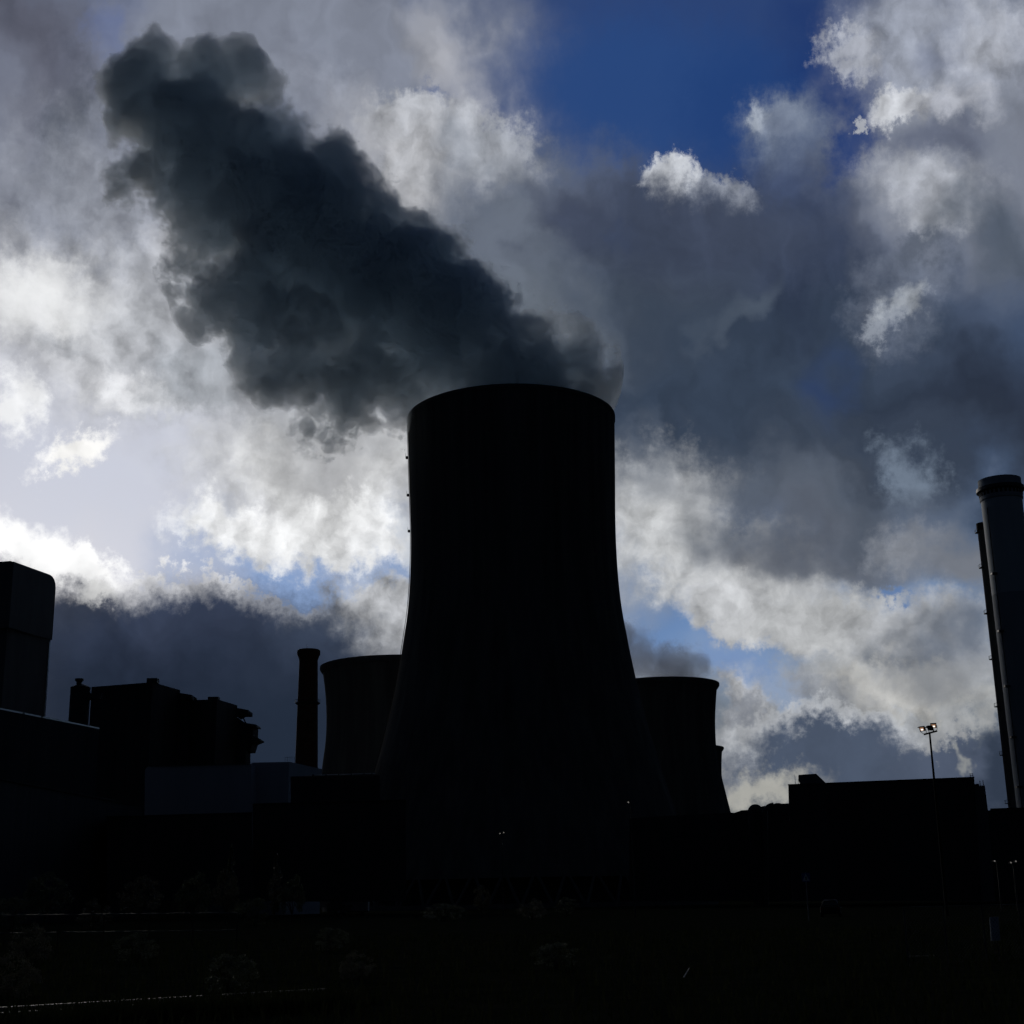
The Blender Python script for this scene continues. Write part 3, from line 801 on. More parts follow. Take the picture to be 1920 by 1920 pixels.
# long coal hall running away in front of it, light catching its roof edge
zt = 40.0
A = H(-260, 1275, zt); B = H(186, 1364, zt)
u = Vector((B.x - A.x, B.y - A.y, 0)); Lu = u.length; u.normalize(); v = Vector((-u.y, u.x, 0))
if v.x > 0: v = -v
A0 = Vector((A.x, A.y, 0))
t = thing('coal_hall', (A.x, A.y, 0), 'long dark hall below the boiler house, a thin light line along its roof edge', 'building')
pl4 = [A0, A0 + u * Lu, A0 + u * Lu + v * 40, A0 + v * 40]
MB().prism([(p.x, p.y) for p in pl4], 0, zt - 0.35).build('wall', M['clad_dark'], t)
MB().prism([(p.x, p.y) for p in [A0 + v * 0.6, A0 + u * Lu + v * 0.6, A0 + u * Lu + v * 40, A0 + v * 40]], zt - 0.348, zt - 0.15).build('roof', M['roof'], t)
for a0, a1 in ((0, 62), (63, 70.5), (71.5, 100)):
    a0 = Lu * a0 / 100; a1 = Lu * a1 / 100
    mb = MB(); obb(mb, A0 + u * ((a0 + a1) / 2) + v * 0.2 + Vector((0, 0, zt - 0.18)), u * ((a1 - a0) / 2), v * 0.25, Vector((0, 0, 0.16)))
    mb.build('roof_edge', M['flash'], t)

# lower hall in front of that, only its sloping roof line showing
zt = 21.0
A = H(-200, 1420, zt); B = H(268, 1511, zt)
u = Vector((B.x - A.x, B.y - A.y, 0)); Lu = u.length; u.normalize(); v = Vector((-u.y, u.x, 0))
if v.x > 0: v = -v
A0 = Vector((A.x, A.y, 0))
t = thing('store_hall', (A.x, A.y, 0), 'low black store hall, its roof line sloping down to the pale hall', 'building')
MB().prism([(p.x, p.y) for p in [A0, A0 + u * Lu, A0 + u * Lu + v * 22, A0 + v * 22]], 0, zt - 0.3).build('wall', M['clad_dark'], t)
MB().prism([(p.x, p.y) for p in [A0 - v * 0.3, A0 + u * Lu - v * 0.3, A0 + u * Lu + v * 22, A0 + v * 22]], zt - 0.298, zt).build('roof', M['roof'], t)

# silo
SYL = 430.0
c = P(148, 1340, SYL); r = (P(166, 1320, SYL).x - P(129.5, 1320, SYL).x) / 2
ztop = P(148, 1289, SYL).z
t = thing('silo', (c.x, SYL, 0), 'round dark silo with a small cap, between the coal hall and the first boiler building', 'silo')
MB().lathe(c.x, SYL, [(r, 0), (r, ztop), (r * 0.35, ztop + 0.9), (0.001, ztop + 0.9)], 40).build('drum', M['clad_dark'], t, smooth=True)
zc = ztop + 0.9
MB().lathe(c.x - 0.4, SYL - 0.5, [(0.8, zc), (0.8, zc + 0.7), (1.3, zc + 1.1), (1.3, zc + 1.7), (0.001, zc + 1.7)], 24).build('cap', M['steel'], t, smooth=True)
x1 = P(172, 1306, SYL).x
MB().box(c.x + r - 0.3, x1 + 3, SYL - 1.2, SYL + 1.2, P(166, 1312, SYL).z, P(166, 1300, SYL).z).build('conveyor_bridge', M['clad_dark'], t)

# the two boiler buildings
def corner_block(name, label, zt, pl, pc, pr, drop, back=26.0):
    L = H(pl[0], pl[1], zt); Cn = H(pc[0], pc[1], zt); Rr = H(pr[0], pr[1], zt)
    t = thing(name, (Cn.x, Cn.y, 0), label, 'building', 'stepped boiler buildings')
    up = Rr - Cn; up.z = 0
    bk = Vector((L.x + up.x, L.y + up.y, 0))
    MB().prism([(L.x, L.y), (Cn.x, Cn.y), (Rr.x, Rr.y), (bk.x, bk.y)], 0, zt).build('main_block', M['clad_dark'], t)
    return t, L, Cn, Rr

t, L, Cn, Rr = corner_block('boiler_building', 'stepped dark boiler building with a flat roof vent, next to the round silo', 75.0, (171.6, 1288), (286, 1279), (338, 1294), 0)
d = (Rr - Cn); d.z = 0; ln = d.length; d.normalize(); e = Vector((d.y, -d.x, 0))
if e.y > 0: e = -e
cv = Vector((Cn.x, Cn.y, 75)) + d * 2.0 + Vector((L.x - Cn.x, L.y - Cn.y, 0)).normalized() * 1.0
mb = MB(); obb(mb, cv + Vector((0, 0, 0.75)), Vector((1.75, 0, 0)), Vector((0, 1.6, 0)), Vector((0, 0, 0.75))); mb.build('roof_vent', M['steel'], t)
ycan = Rr.y
front([(336, 1299), (358.5, 1302.5), (358.5, 1311), (336, 1312)], ycan - 1.5, 9).build('canopy', M['clad_dark'], t)
front([(336, 1312.1), (351, 1312), (351, 1440), (336, 1440)], ycan - 0.5, 8).build('stair_tower', M['clad_dark'], t)

t, L, Cn, Rr = corner_block('boiler_building', 'smaller stepped boiler building with jutting gantries and platforms at its end', 72.0, (328, 1314), (407, 1311), (445, 1322.5), 0)
cv = Vector((Cn.x, Cn.y, 72)) + Vector((L.x - Cn.x, L.y - Cn.y, 0)).normalized() * 1.6 + Vector((0, 2, 0))
mb = MB(); obb(mb, cv + Vector((0, 0, 0.5)), Vector((1.8, 0, 0)), Vector((0, 1.6, 0)), Vector((0, 0, 0.5))); mb.build('roof_vent', M['steel'], t)
ye = Rr.y
front([(443, 1327), (465, 1331), (465, 1338.5), (452, 1338.5), (443, 1343.5)], ye - 1, 9).build('canopy', M['clad_dark'], t)
front([(430, 1345), (446, 1346), (456, 1353), (460, 1357), (475, 1360.6), (474.6, 1378), (474, 1392), (469.5, 1407), (460, 1407.5), (460, 1470), (430, 1470)], ye + 0.5, 10).build('gantry_block', M['clad_dark'], t)
front([(462, 1355.5), (480, 1358.3), (480, 1361.5), (462, 1359.5)], ye - 1.5, 10).build('upper_platform', M['steel'], t)
front([(470, 1379), (487, 1385), (486.5, 1387.5), (474, 1392.2), (470, 1392)], ye - 2.0, 9).build('lower_platform', M['steel'], t)
a = P(452.5, 1337.5, ye + 1); b = P(461.5, 1357.5, ye + 1)
MB().tube(a, b, 0.22, n=8).build('strut', M['steel'], t)
for px, py in ((369, 1328.5), (365, 1350), (436, 1370)):
    p = P(px, py, Cn.y - 0.6)
    # small bulkhead lamps, lit, on the wall facing the viewer
dy = (Cn.y)

# pale hall with a rounded corner, and the hall joined to it
YW = 330.0
arc = [(271.5 + 9 * (1 - math.cos(q)), 1447 - 10 * math.sin(q)) for q in (0, PI / 8, PI / 4, 3 * PI / 8, PI / 2)]
t = thing('turbine_hall', base_of(370, YW), 'long pale windowless hall with one rounded upper corner, in front of the boiler buildings', 'building')
front([(270, 1680)] + arc + [(471, 1432.5), (474, 1680)], YW, 30).build('wall', M['clad_light'], t)
front([(282, 1436.4), (471, 1431.9), (471.1, 1433.3), (282, 1437.6)], YW - 0.25, 0.2).build('roof_edge', M['clad_mid'], t)
t = thing('annex_hall', base_of(540, YW), 'grey annex with a sloping end, joined to the pale hall and reaching the brick chimney', 'building')
x0 = P(471.5, 1500, YW + 6)
c0 = P(471.5, 1433.5, YW + 6); c1 = P(542, 1428.5, YW + 6); c2 = H(604, 1442, c1.z)
mb = MB().prism([(c0.x, c0.y), (c1.x, c1.y), (c2.x, c2.y), (c0.x, c2.y)], 0, c1.z)
mb.build('wall', M['clad_light'], t)
ra = P(545, 1428, YW + 8)
mb = MB()
for k in range(5):
    p = ra + Vector((k * 0.55 - 1.4, 0.5, 0)); mb.tube(p - Vector((0, 0, 0.4)), p + Vector((0, 0, 1.1)), 0.04, n=5)
mb.tube(ra + Vector((-1.4, 0.5, 1.1)), ra + Vector((0.8, 0.5, 1.1)), 0.04, n=5)
mb.build('roof_railing', M['steel'], t)

# dark block with pipework along its roof
YD = 300.0
t = thing('pump_house', base_of(620, YD), 'low black block with a shining roof pipe, at the foot of the tallest tower', 'building')
front([(545, 1690), (545, 1456), (712, 1453), (714, 1690)], YD, 18, 712).build('wall', M['clad_dark'], t)
p0 = P(572, 1456.3, YD - 1); p1 = P(704, 1452.2, YD - 1)
MB().tube(p0 + Vector((0, 0, 0.15)), p1 + Vector((0, 0, 0.15)), 0.16, n=10).build('roof_pipe', M['flash'], t, smooth=True)
for f in (0.11, 0.12, 0.3, 0.48, 0.66, 0.84, 0.95):
    p = p0.lerp(p1, f)
    mb = MB(); obb(mb, p + Vector((0, 0, 0.02)), Vector((0.12, 0, 0)), Vector((0, 0.3, 0)), Vector((0, 0, 0.38))); mb.build('pipe_support', M['steel'], t)

# low dark sheds in front of the pale halls
YS = 250.0
t = thing('workshop_shed', base_of(372, YS), 'low dark shed hiding the foot of the pale hall', 'shed')
front([(200, 1690), (200, 1531.5), (472, 1524), (476, 1690)], YS, 12, 470).build('wall', M['clad_dark'], t)
front([(198, 1530.6), (473, 1523), (473.2, 1524.4), (198, 1532)], YS - 0.3, 12.6, 470).build('roof', M['roof'], t)
t = thing('workshop_shed', base_of(560, YS + 12), 'low dark shed before the grey annex and pump house', 'shed')
front([(474, 1690), (474, 1507.5), (760, 1500), (762, 1690)], YS + 14, 12, 758).build('wall', M['clad_dark'], t)
front([(473.6, 1506.6), (761, 1499), (761.2, 1500.4), (473.8, 1508)], YS + 13.7, 12.6, 758).build('roof', M['roof'], t)

# ------------------------------------------------------------------ buildings right of the towers
YR = 260.0
t = thing('switchgear_building', base_of(1650, YR), 'broad black flat-roofed building with an angled hood on its roof, behind the floodlight mast', 'building')
front([(1486, 1690), (1478, 1471), (1826.5, 1457), (1841, 1690)], YR, 40, 1470).build('wall', M['clad_dark'], t)
hood = [(1497.3, 1452.8), (1530.3, 1450.6), (1549, 1468.4), (1549, 1470), (1505, 1470.4), (1499.5, 1465), (1497.2, 1460.5), (1496.8, 1456)]
front(hood, YR + 1.5, 5, 1490).build('roof_hood', M['clad_mid'], t)
front([(1477.4, 1470.4), (1827, 1456.3), (1827.1, 1458.2), (1477.5, 1472.3)], YR - 0.25, 0.2).build('parapet', M['clad_dark'], t)
p = P(1822, 1457, YR + 1)
mb = MB()
for dx in (-0.25, 0.25): mb.tube(p + Vector((dx, 0, -0.1)), p + Vector((dx, 0, 0.62)), 0.05, n=6)
mb.tube(p + Vector((-0.3, 0, 0.25)), p + Vector((0.3, 0, 0.25)), 0.05, n=6); mb.tube(p + Vector((-0.3, 0, 0.6)), p + Vector((0.3, 0, 0.6)), 0.04, n=6)
mb.build('roof_hatch_rail', M['steel'], t)
for px in (1491.5, 1497):
    p = P(px, 1470, YR + 3); MB().tube(p, p + Vector((0, 0, 1.6 if px < 1495 else 0.9)), 0.035, n=6).build('antenna', M['steel'], t)
t = thing('stair_tower', base_of(1840, YR + 8), 'narrow grey stair tower against the end of the switchgear building', 'building')
front([(1826, 1690), (1826, 1473.2), (1846.6, 1472.6), (1852.5, 1520), (1866, 1690)], YR + 6, 14, 1800).build('wall', M['clad_mid'], t)
mb = MB()
for px, hh in ((1830.5, 0.3), (1833, 0.35), (1838, 0.9), (1844, 1.0)):
    p = P(px, 1473, YR + 8); mb.tube(p - Vector((0, 0, 0.1)), p + Vector((0, 0, hh)), 0.06, n=6)
p = P(1831.5, 1473, YR + 8); obb(mb, p + Vector((0, 0, 0.12)), Vector((0.3, 0, 0)), Vector((0, 0.5, 0)), Vector((0, 0, 0.16)))
mb.build('roof_vents', M['steel'], t)
t = thing('gatehouse_block', base_of(1890, YR + 30), 'low black flat block at the foot of the two stacks', 'building')
front([(1850, 1690), (1848, 1519.6), (1857, 1519.2), (1857.2, 1516.6), (1990, 1512), (1996, 1690)], YR + 32, 20, 1840).build('wall', M['clad_dark'], t)
front([(1856.6, 1515.9), (1990, 1511.3), (1990, 1512.6), (1856.7, 1517.2)], YR + 31.7, 20.5, 1840).build('roof', M['roof'], t)

# tanks and low plant between the smallest tower and the switchgear building
YT = 330.0
t = thing('plant_building', base_of(1420, YT), 'low black plant building between the smallest cooling tower and the switchgear building', 'building')
front([(1180, 1690), (1180, 1534), (1368, 1523.6), (1377, 1523.9), (1386, 1521), (1390, 1519.3), (1402, 1518.6), (1429, 1512), (1450, 1507.6), (1455, 1505.8), (1462, 1505.8), (1465, 1506.8), (1490, 1505.8), (1495, 1690)], YT, 20, 1300).build('wall', M['clad_dark'], t)
p = P(1416.5, 1522, YT - 12)
r = (P(1430.5, 1522, YT - 12).x - P(1402, 1522, YT - 12).x) / 2
zd = p.z
t = thing('storage_tank', (p.x, YT - 12, 0), 'round domed storage tank before the low plant building', 'tank')
MB().lathe(p.x, YT - 12, [(r, 0), (r, zd)], 40).build('drum', M['clad_dark'], t, smooth=True)
MB().lathe(p.x, YT - 12, [(r * math.cos(q), zd + r * 0.98 * math.sin(q)) for q in np.linspace(0, PI / 2 - 0.001, 10)], 40).build('dome', M['clad_dark'], t, smooth=True)
t = thing('pipe_bend', base_of(1438, YT - 14), 'bent steel pipe beside the domed tank, a glint on its curve', 'pipe')
pts = [P(1450, 1509, YT - 14)] + [P(1450 - 15 * math.sin(q), 1522 - 13 * math.cos(q), YT - 14) for q in (0.2, 0.6, 1.0, 1.4)] + [base_of(1436, YT - 14)]
MB().path(pts, 0.5, 12).build('pipe', M['steel'], t, smooth=True)

# ------------------------------------------------------------------ steam
def steam(name, label, blobs, Y, density, edge, namp, nscale, thin_low=None, seed=0.0, aniso=0.35, col=(0.82, 0.86, 0.93), step=1.0, voxel=3.0):
    """billowing steam: puffs given as (px, py, radius px, depth m, weight); density falls off at puffy, noisy outlines"""
    pts = []
    for bx, by, br, dz, w in blobs:
        c = P(bx, by, Y + dz)
        r = br * (c - EYE).dot(F0) / FPX
        pts.append((c, r, w))
    base = pts[0][0].copy()
    hull = MB()
    for c, r, w in pts:
        hull.ico(c, r * 1.22 + 2.0, 2)
    mt, g, out = new_mat(name + '_vapour')
    co = g.n('ShaderNodeTexCoord').outputs['Object']
    warp = centredN(g, g.noise(g.vec('ADD', co, (seed, seed * 2, 5.0)), nscale * 0.55, 2.0, 0.5, 'Color', dim='3D'), 1.1 / nscale * 0.5)
    q = g.vec('ADD', co, warp)
    fld = None
    for c, r, w in pts:
        d = g.vec('DISTANCE', q, tuple(c - base))
        v = g.math('MULTIPLY_ADD', d, -w / r, w)
        fld = v if fld is None else g.math('SMOOTH_MAX', fld, v, 0.18)
    # three scales of folded noise: round crests and sharp clefts, as on a boiling cloud
    bil = None
    for fr, am, det in ((1.0, 1.0, 1.0), (2.3, 0.62, 1.0), (5.4, 0.46, 1.0), (12.0, 0.34, 3.0)):
        nz = g.noise(g.vec('ADD', co, (seed + 9.0 * fr, 3.0, seed)), nscale * fr, det, 0.5, dim='3D')
        fo = g.math('ABSOLUTE', g.math('MULTIPLY_ADD', nz, 4.0, -2.0))
        bil = g.math('MULTIPLY', fo, am) if bil is None else g.math('MULTIPLY_ADD', fo, am, bil)
    f = g.math('ADD', fld, g.math('MULTIPLY', g.math('SUBTRACT', bil, 0.79), namp))
    dn = g.maprange(f, 0.02, edge, 0.0, 1.0)
    if thin_low is not None:
        dn = g.math('MULTIPLY', dn, thin_low(g, co))
    pv = g.n('ShaderNodeVolumePrincipled')
    pv.inputs['Color'].default_value = col + (1,)
    pv.inputs['Anisotropy'].default_value = aniso
    g.put(pv.inputs['Density'], g.math('MULTIPLY', dn, density))
    mt.node_tree.links.new(pv.outputs[0], out.inputs['Volume'])
    mt.cycles.volume_step_rate = step
    o = hull.build(name, mt, None, loc=base)
    rm = o.modifiers.new('one_skin', 'REMESH'); rm.mode = 'VOXEL'; rm.voxel_size = voxel
    return tag(o, label, 'steam')

def centredN(g, sock, amp):
    return g.vec('SCALE', g.vec('SUBTRACT', sock, (0.5, 0.5, 0.5)), scale=amp)

plume = [
    (958, 775, 150, 0, 1.0), (930, 690, 140, -4, 1.0), (990, 705, 100, 6, 0.8), (860, 640, 138, -6, 1.1), (1045, 700, 100, 4, 0.42), (1075, 728, 46, 4, 0.38), (1020, 650, 72, 4, 0.42), (1085, 690, 48, 4, 0.42),
    (800, 590, 145, -8, 1.2), (720, 540, 155, -10, 1.2), (640, 500, 160, -6, 1.2), (775, 500, 108, 6, 1.1), (560, 450, 150, -8, 1.2), (850, 570, 90, 8, 1.1),
    (680, 420, 105, 0, 1.0), (480, 380, 135, -10, 1.2), (600, 350, 98, 4, 1.0), (420, 310, 122, -10, 1.2), (505, 280, 92, 2, 1.0),
    (350, 255, 115, -8, 1.4), (272, 170, 90, -4, 1.5), (285, 108, 62, -2, 1.5), (385, 148, 82, 4, 1.5), (450, 125, 66, 8, 1.5),
    (498, 150, 44, 10, 1.3), (375, 92, 40, 6, 1.3), (445, 82, 36, 8, 1.3), (228, 225, 50, 0, 1.0), (480, 560, 112, -14, 0.9),
    (420, 565, 80, -16, 0.7), (560, 640, 112, -16, 0.75), (655, 680, 105, -14, 0.6), (575, 730, 84, -18, 0.40), (720, 715, 84, -12, 0.45),
    (660, 765, 62, -16, 0.30), (755, 785, 58, -10, 0.34), (395, 430, 80, -12, 0.6), (285, 325, 84, -10, 0.42), (600, 800, 54, -16, 0.26),
    (500, 690, 60, -16, 0.32), (360, 500, 60, -14, 0.34),
]
steam('steam_plume', 'huge dark steam plume rising from the tallest cooling tower and trailing across the sky', plume, MAIN_Y, 0.17, 0.15, 0.46, 0.031, seed=4.0, step=0.4, voxel=3.5, col=(0.905, 0.962, 1.0))
puff = [(1262, 1266, 70, 0, 1.0), (1200, 1235, 55, 2, 1.0), (1160, 1210, 60, 2, 1.0), (1250, 1225, 30, -2, 1.0), (1310, 1255, 34, 0, 0.7), (1282, 1238, 22, 0, 0.8)]
steam('steam_puff', 'small grey cloud of steam over the rear cooling tower beside the tallest tower', puff, RY, 0.07, 0.4, 0.34, 0.06, seed=17.0, step=0.4, voxel=3.0)

# ------------------------------------------------------------------ lamps
YF = 120.0
bs = base_of(1774, YF)
top = P(1743.2, 1376, YF)
bs.x = top.x
t = thing('floodlight_mast', bs, 'tall thin mast with a crossbar of floodlights lit orange, before the switchgear building', 'floodlight')
MB().tube(bs, top, 0.15, 0.075, 14).build('pole', M['black'], t, smooth=True)
a = P(1732.3, 1377.2, YF); b = P(1757, 1370.6, YF)
c = (a + b) / 2; ex = (b - a) / 2
ez = Vector((0, 1, 0)).cross(ex).normalized() * -0.07
mb = MB(); obb(mb, c, ex, Vector((0, 0.07, 0)), ez if ez.z > 0 else -ez); mb.build('crossbar', M['steel'], t)
def flood(centre, nrm, foot, lit=True, size=0.25):
    n = Vector(nrm).normalized(); s = n.cross(Vector((0, 0, 1))).normalized(); w = s.cross(n)
    if w.z < 0: w = -w
    mb = MB()
    obb(mb, centre - n * 0.03, s * size, w * size * 0.8, n * 0.07)
    # tapering back
    k = [(-1, -1), (1, -1), (1, 1), (-1, 1)]
    vs = [centre - n * 0.10 + s * (size * 0.98 * x) + w * (size * 0.78 * y) for x, y in k] + [centre - n * 0.30 + s * (size * 0.5 * x) + w * (size * 0.35 * y) for x, y in k]
    mb.add(vs, [(4, 5, 6, 7), (0, 1, 5, 4), (1, 2, 6, 5), (2, 3, 7, 6), (3, 0, 4, 7)])
    h = mb.build('floodlight_head', M['black'], t)
    for q in (-1, 1):
        mb = MB(); mb.path([centre + s * (q * (size + 0.03)) - n * 0.05, centre + s * (q * (size + 0.03)) - w * size * 1.0 - n * 0.05, foot + s * (q * 0.12)], 0.022, 6)
        mb.build('bracket', M['steel'], h)
    mb = MB(); obb(mb, centre + n * 0.05, s * size * 0.72, w * size * 0.55, n * 0.004)
    mb.build('reflector', M['reflector'] if lit else M['glass'], h)
    if lit:
        mb = MB(); obb(mb, centre + n * 0.058 - w * size * 0.22, s * size * 0.42, w * size * 0.26, n * 0.004)
        mb.build('lamp', M['lamp'], h)
    mb = MB(); obb(mb, centre + n * 0.14 + w * size * 0.86, s * size, w * 0.012, n * 0.12); mb.build('visor', M['black'], h)
flood(P(1729, 1366.5, YF), (-0.72, -0.62, -0.42), a + Vector((0.1, 0, 0.05)))
flood(P(1743.5, 1365.5, YF + 0.1), (-0.35, 0.9, -0.5), c + Vector((0.0, 0, 0.05)), lit=False)
flood(P(1750.2, 1360.5, YF - 0.05), (-0.25, -0.9, -0.42), b + Vector((-0.15, 0, 0.05)))

def street_lamp(px, py, Y, label, twin=False, nm='street_lamp'):
    top = P(px, py, Y)
    t = thing(nm, (top.x, Y, 0), label, 'street lamp', 'street lamps in the dark grounds')
    MB().tube((top.x, Y, 0), top, 0.08, 0.045, 10).build('pole', M['steel'], t, smooth=True)
    for s in ((-1, 1) if twin else (-1,)):
        e = top + Vector((s * 0.26, 0, 0.12 if s > 0 else 0.0))
        mb = MB(); mb.tube(top - Vector((0, 0, 0.15)), e, 0.035, n=6); mb.build('arm', M['steel'], t)
        mb = MB(); obb(mb, e, Vector((0.13, 0, 0.02)), Vector((0, 0.2, 0)), Vector((-0.01, 0, 0.06)))
        h = mb.build('lamp_head', M['black'], t)
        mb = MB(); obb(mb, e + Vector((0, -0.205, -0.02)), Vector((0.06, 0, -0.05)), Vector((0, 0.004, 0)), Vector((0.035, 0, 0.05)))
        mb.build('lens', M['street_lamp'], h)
street_lamp(941, 1562.5, 200, 'thin street lamp with two tiny glinting heads, before the foot of the tallest tower', True)
street_lamp(1182.5, 1504, 150, 'tall thin street lamp with one glinting head, near the edge of the tallest tower', False)
street_lamp(1868.5, 1614, 150, 'short dim street lamp below the stair tower, one glinting head', False)
street_lamp(1899, 1617, 150, 'short street lamp below the stacks, two glinting heads', True)

# ------------------------------------------------------------------ pedestrian sign
YG = 110.0
cs = P(1511, 1645, YG)
t = thing('crossing_sign', (cs.x, YG, 0), 'square blue crossing sign with a white triangle and a walking figure, on a thin post', 'road sign')
MB().tube((cs.x, YG + 0.06, 0), (cs.x, YG + 0.06, cs.z + 0.36), 0.038, n=10).build('post', M['galv'], t, smooth=True)
hs = 0.32
pn = MB().box(cs.x - hs, cs.x + hs, YG - 0.01, YG + 0.01, cs.z - hs, cs.z + hs).build('panel', M['blue'], t, bevel=0.006)
tri = [(-0.26, -0.25), (0.26, -0.25), (0.0, 0.27)]
MB().sweep([(cs.x + x, YG - 0.013, cs.z + z) for x, z in tri], (0, 0.0025, 0)).build('triangle', M['white'], pn)
mb = MB()
def strip(p, q, wd):
    p = Vector((cs.x + p[0], YG - 0.018, cs.z + p[1])); q = Vector((cs.x + q[0], YG - 0.018, cs.z + q[1]))
    d = (q - p).normalized(); s = Vector((-d.z, 0, d.x)) * wd
    mb.sweep([p - s, q - s, q + s, p + s], (0, 0.003, 0))
strip((0.01, 0.03), (0.0, -0.08), 0.028)
strip((0.0, -0.08), (0.08, -0.21), 0.018); strip((0.0, -0.08), (-0.07, -0.21), 0.018)
strip((0.01, 0.02), (-0.08, -0.05), 0.014); strip((0.01, 0.02), (0.07, -0.07), 0.014)
mb.sweep([(cs.x + 0.012 + 0.032 * math.cos(2 * PI * i / 12), YG - 0.018, cs.z + 0.075 + 0.032 * math.sin(2 * PI * i / 12)) for i in range(12)], (0, 0.003, 0))
mb.build('walking_figure', M['black'], pn)

# ------------------------------------------------------------------ vehicles
def wheel(parent, c, r, w, axis):
    ax = Vector(axis)
    mb = MB(); mb.tube(Vector(c) - ax * w / 2, Vector(c) + ax * w / 2, r, n=24); ty = mb.build('tyre', M['rubber'], parent, smooth=True)
    mb = MB(); mb.tube(Vector(c) - ax * (w / 2 + 0.012), Vector(c) + ax * (w / 2 + 0.012), r * 0.62, n=18); mb.build('rim', M['steel'], ty, smooth=True)

YV = 280.0
va = P(632, 1700, YV); vb = P(690.5, 1700, YV); vx0, vx1 = va.x, vb.x; Lv = vx1 - vx0
t = thing('delivery_van', ((vx0 + vx1) / 2, YV, 0), 'white box-bodied van parked side-on by low bushes, light along its roof edge', 'van')
zr = P(661, 1688.3, YV).z
prof = [(vx0 + 1.75, 0.75), (vx1, 0.75), (vx1, zr - 0.08), (vx1 - 0.08, zr), (vx0 + 1.75, zr)]
MB().sweep([(x, YV, z) for x, z in prof], (0, 2.1, 0)).build('cargo_box', M['white'], t, bevel=0.04)
MB().tube((vx0 + 0.1, YV - 0.03, zr - 0.02), (vx1 - 0.02, YV - 0.03, zr - 0.02), 0.07, n=12).build('roof_glint_tube', M['flash'], t, smooth=True)  # bright tube added to draw the rim of light along the roof edge
cab = [(vx0 + 0.02, 0.45), (vx0 + 1.72, 0.45), (vx0 + 1.72, 2.15), (vx0 + 1.0, 2.15), (vx0 + 0.55, 1.35), (vx0 + 0.08, 1.15)]
cb = MB().sweep([(x, YV + 0.08, z) for x, z in cab], (0, 1.94, 0)).build('cab', M['white'], t, bevel=0.05)
MB().sweep([(x, YV + 0.075, z) for x, z in ((vx0 + 0.72, 1.38), (vx0 + 1.5, 1.38), (vx0 + 1.5, 2.02), (vx0 + 1.07, 2.02))], (0, 0.008, 0)).build('side_window', M['glass'], cb)
MB().box(vx0 + 0.01, vx0 + 0.05, YV + 0.2, YV + 0.55, 0.78, 1.0).build('headlight', M['glass'], cb)
MB().box(vx0 - 0.06, vx0 + 0.1, YV + 0.05, YV + 2.05, 0.4, 0.62).build('bumper', M['black'], t, bevel=0.03)
MB().box(vx0 + 1.75, vx1 - 0.02, YV + 0.3, YV + 1.8, 0.5, 0.748).build('chassis', M['black'], t)
for x in (vx0 + 0.95, vx1 - 1.25):
    for y in (YV + 0.2, YV + 1.9): wheel(t, (x, y, 0.36), 0.36, 0.24, (0, 1, 0))

YCAR = 130.0
cc = P(1556, 1700, YCAR); cx = cc.x
t = thing('parked_car', (cx, YCAR, 0), 'dark rounded car parked end-on, a faint gleam on its roof curve, beyond the crossing sign', 'car')
def loft(rings):
    mb = MB(); k = len(rings[0]); vs = [p for r in rings for p in r]
    fs = [(j * k + i, j * k + (i + 1) % k, (j + 1) * k + (i + 1) % k, (j + 1) * k + i) for j in range(len(rings) - 1) for i in range(k)]
    fs += [tuple(range(k))[::-1], tuple(range((len(rings) - 1) * k, len(rings) * k))]
    return mb.add(vs, fs)
def section(y, hw, z0, z1, rnd):
    pts = []
    for sx_, sz_, a0 in ((1, -1, -PI / 2), (1, 1, 0), (-1, 1, PI / 2), (-1, -1, PI)):
        for i in range(5):
            a = a0 + (PI / 2) * i / 4
            pts.append((cx + sx_ * (hw - rnd) + rnd * math.cos(a), y, (z0 + rnd if sz_ < 0 else z1 - rnd) + rnd * math.sin(a)))
    return pts
body = loft([section(YCAR, 0.80, 0.32, 0.86, 0.12), section(YCAR + 0.12, 0.87, 0.24, 0.94, 0.14), section(YCAR + 1.4, 0.89, 0.22, 0.95, 0.14), section(YCAR + 3.0, 0.88, 0.22, 0.90, 0.14), section(YCAR + 4.1, 0.82, 0.26, 0.72, 0.14), section(YCAR + 4.25, 0.74, 0.34, 0.62, 0.1)]).build('body', M['car'], t, smooth=True)
cabn = loft([section(YCAR + 0.25, 0.78, 0.80, 0.98, 0.08), section(YCAR + 0.75, 0.66, 0.80, 1.40, 0.18), section(YCAR + 1.6, 0.66, 0.80, 1.47, 0.2), section(YCAR + 2.3, 0.67, 0.80, 1.40, 0.18), section(YCAR + 3.05, 0.74, 0.78, 0.92, 0.06)]).build('cabin', M['car'], t, smooth=True)
MB().sweep([(cx - 0.66, YCAR + 0.275, 1.01), (cx + 0.66, YCAR + 0.275, 1.01), (cx + 0.54, YCAR + 0.69, 1.33), (cx - 0.54, YCAR + 0.69, 1.33)], (0, 0.02, 0.02)).build('rear_window', M['glass'], cabn)
for s in (-1, 1):
    MB().box(cx + s * 0.72 - 0.1, cx + s * 0.72 + 0.1, YCAR - 0.012, YCAR + 0.05, 0.62, 0.82).build('tail_light', surf('red_lens', (0.18, 0.01, 0.01), (0.22, 0.012, 0.012), rough=0.2) if s < 0 else bpy.data.materials['red_lens'], body)
MB().box(cx - 0.82, cx + 0.82, YCAR - 0.07, YCAR + 0.05, 0.33, 0.5).build('bumper', M['black'], t, bevel=0.04)
for s in (-1, 1):
    for y in (YCAR + 0.75, YCAR + 3.3): wheel(t, (cx + s * 0.78, y, 0.31), 0.31, 0.2, (1, 0, 0))

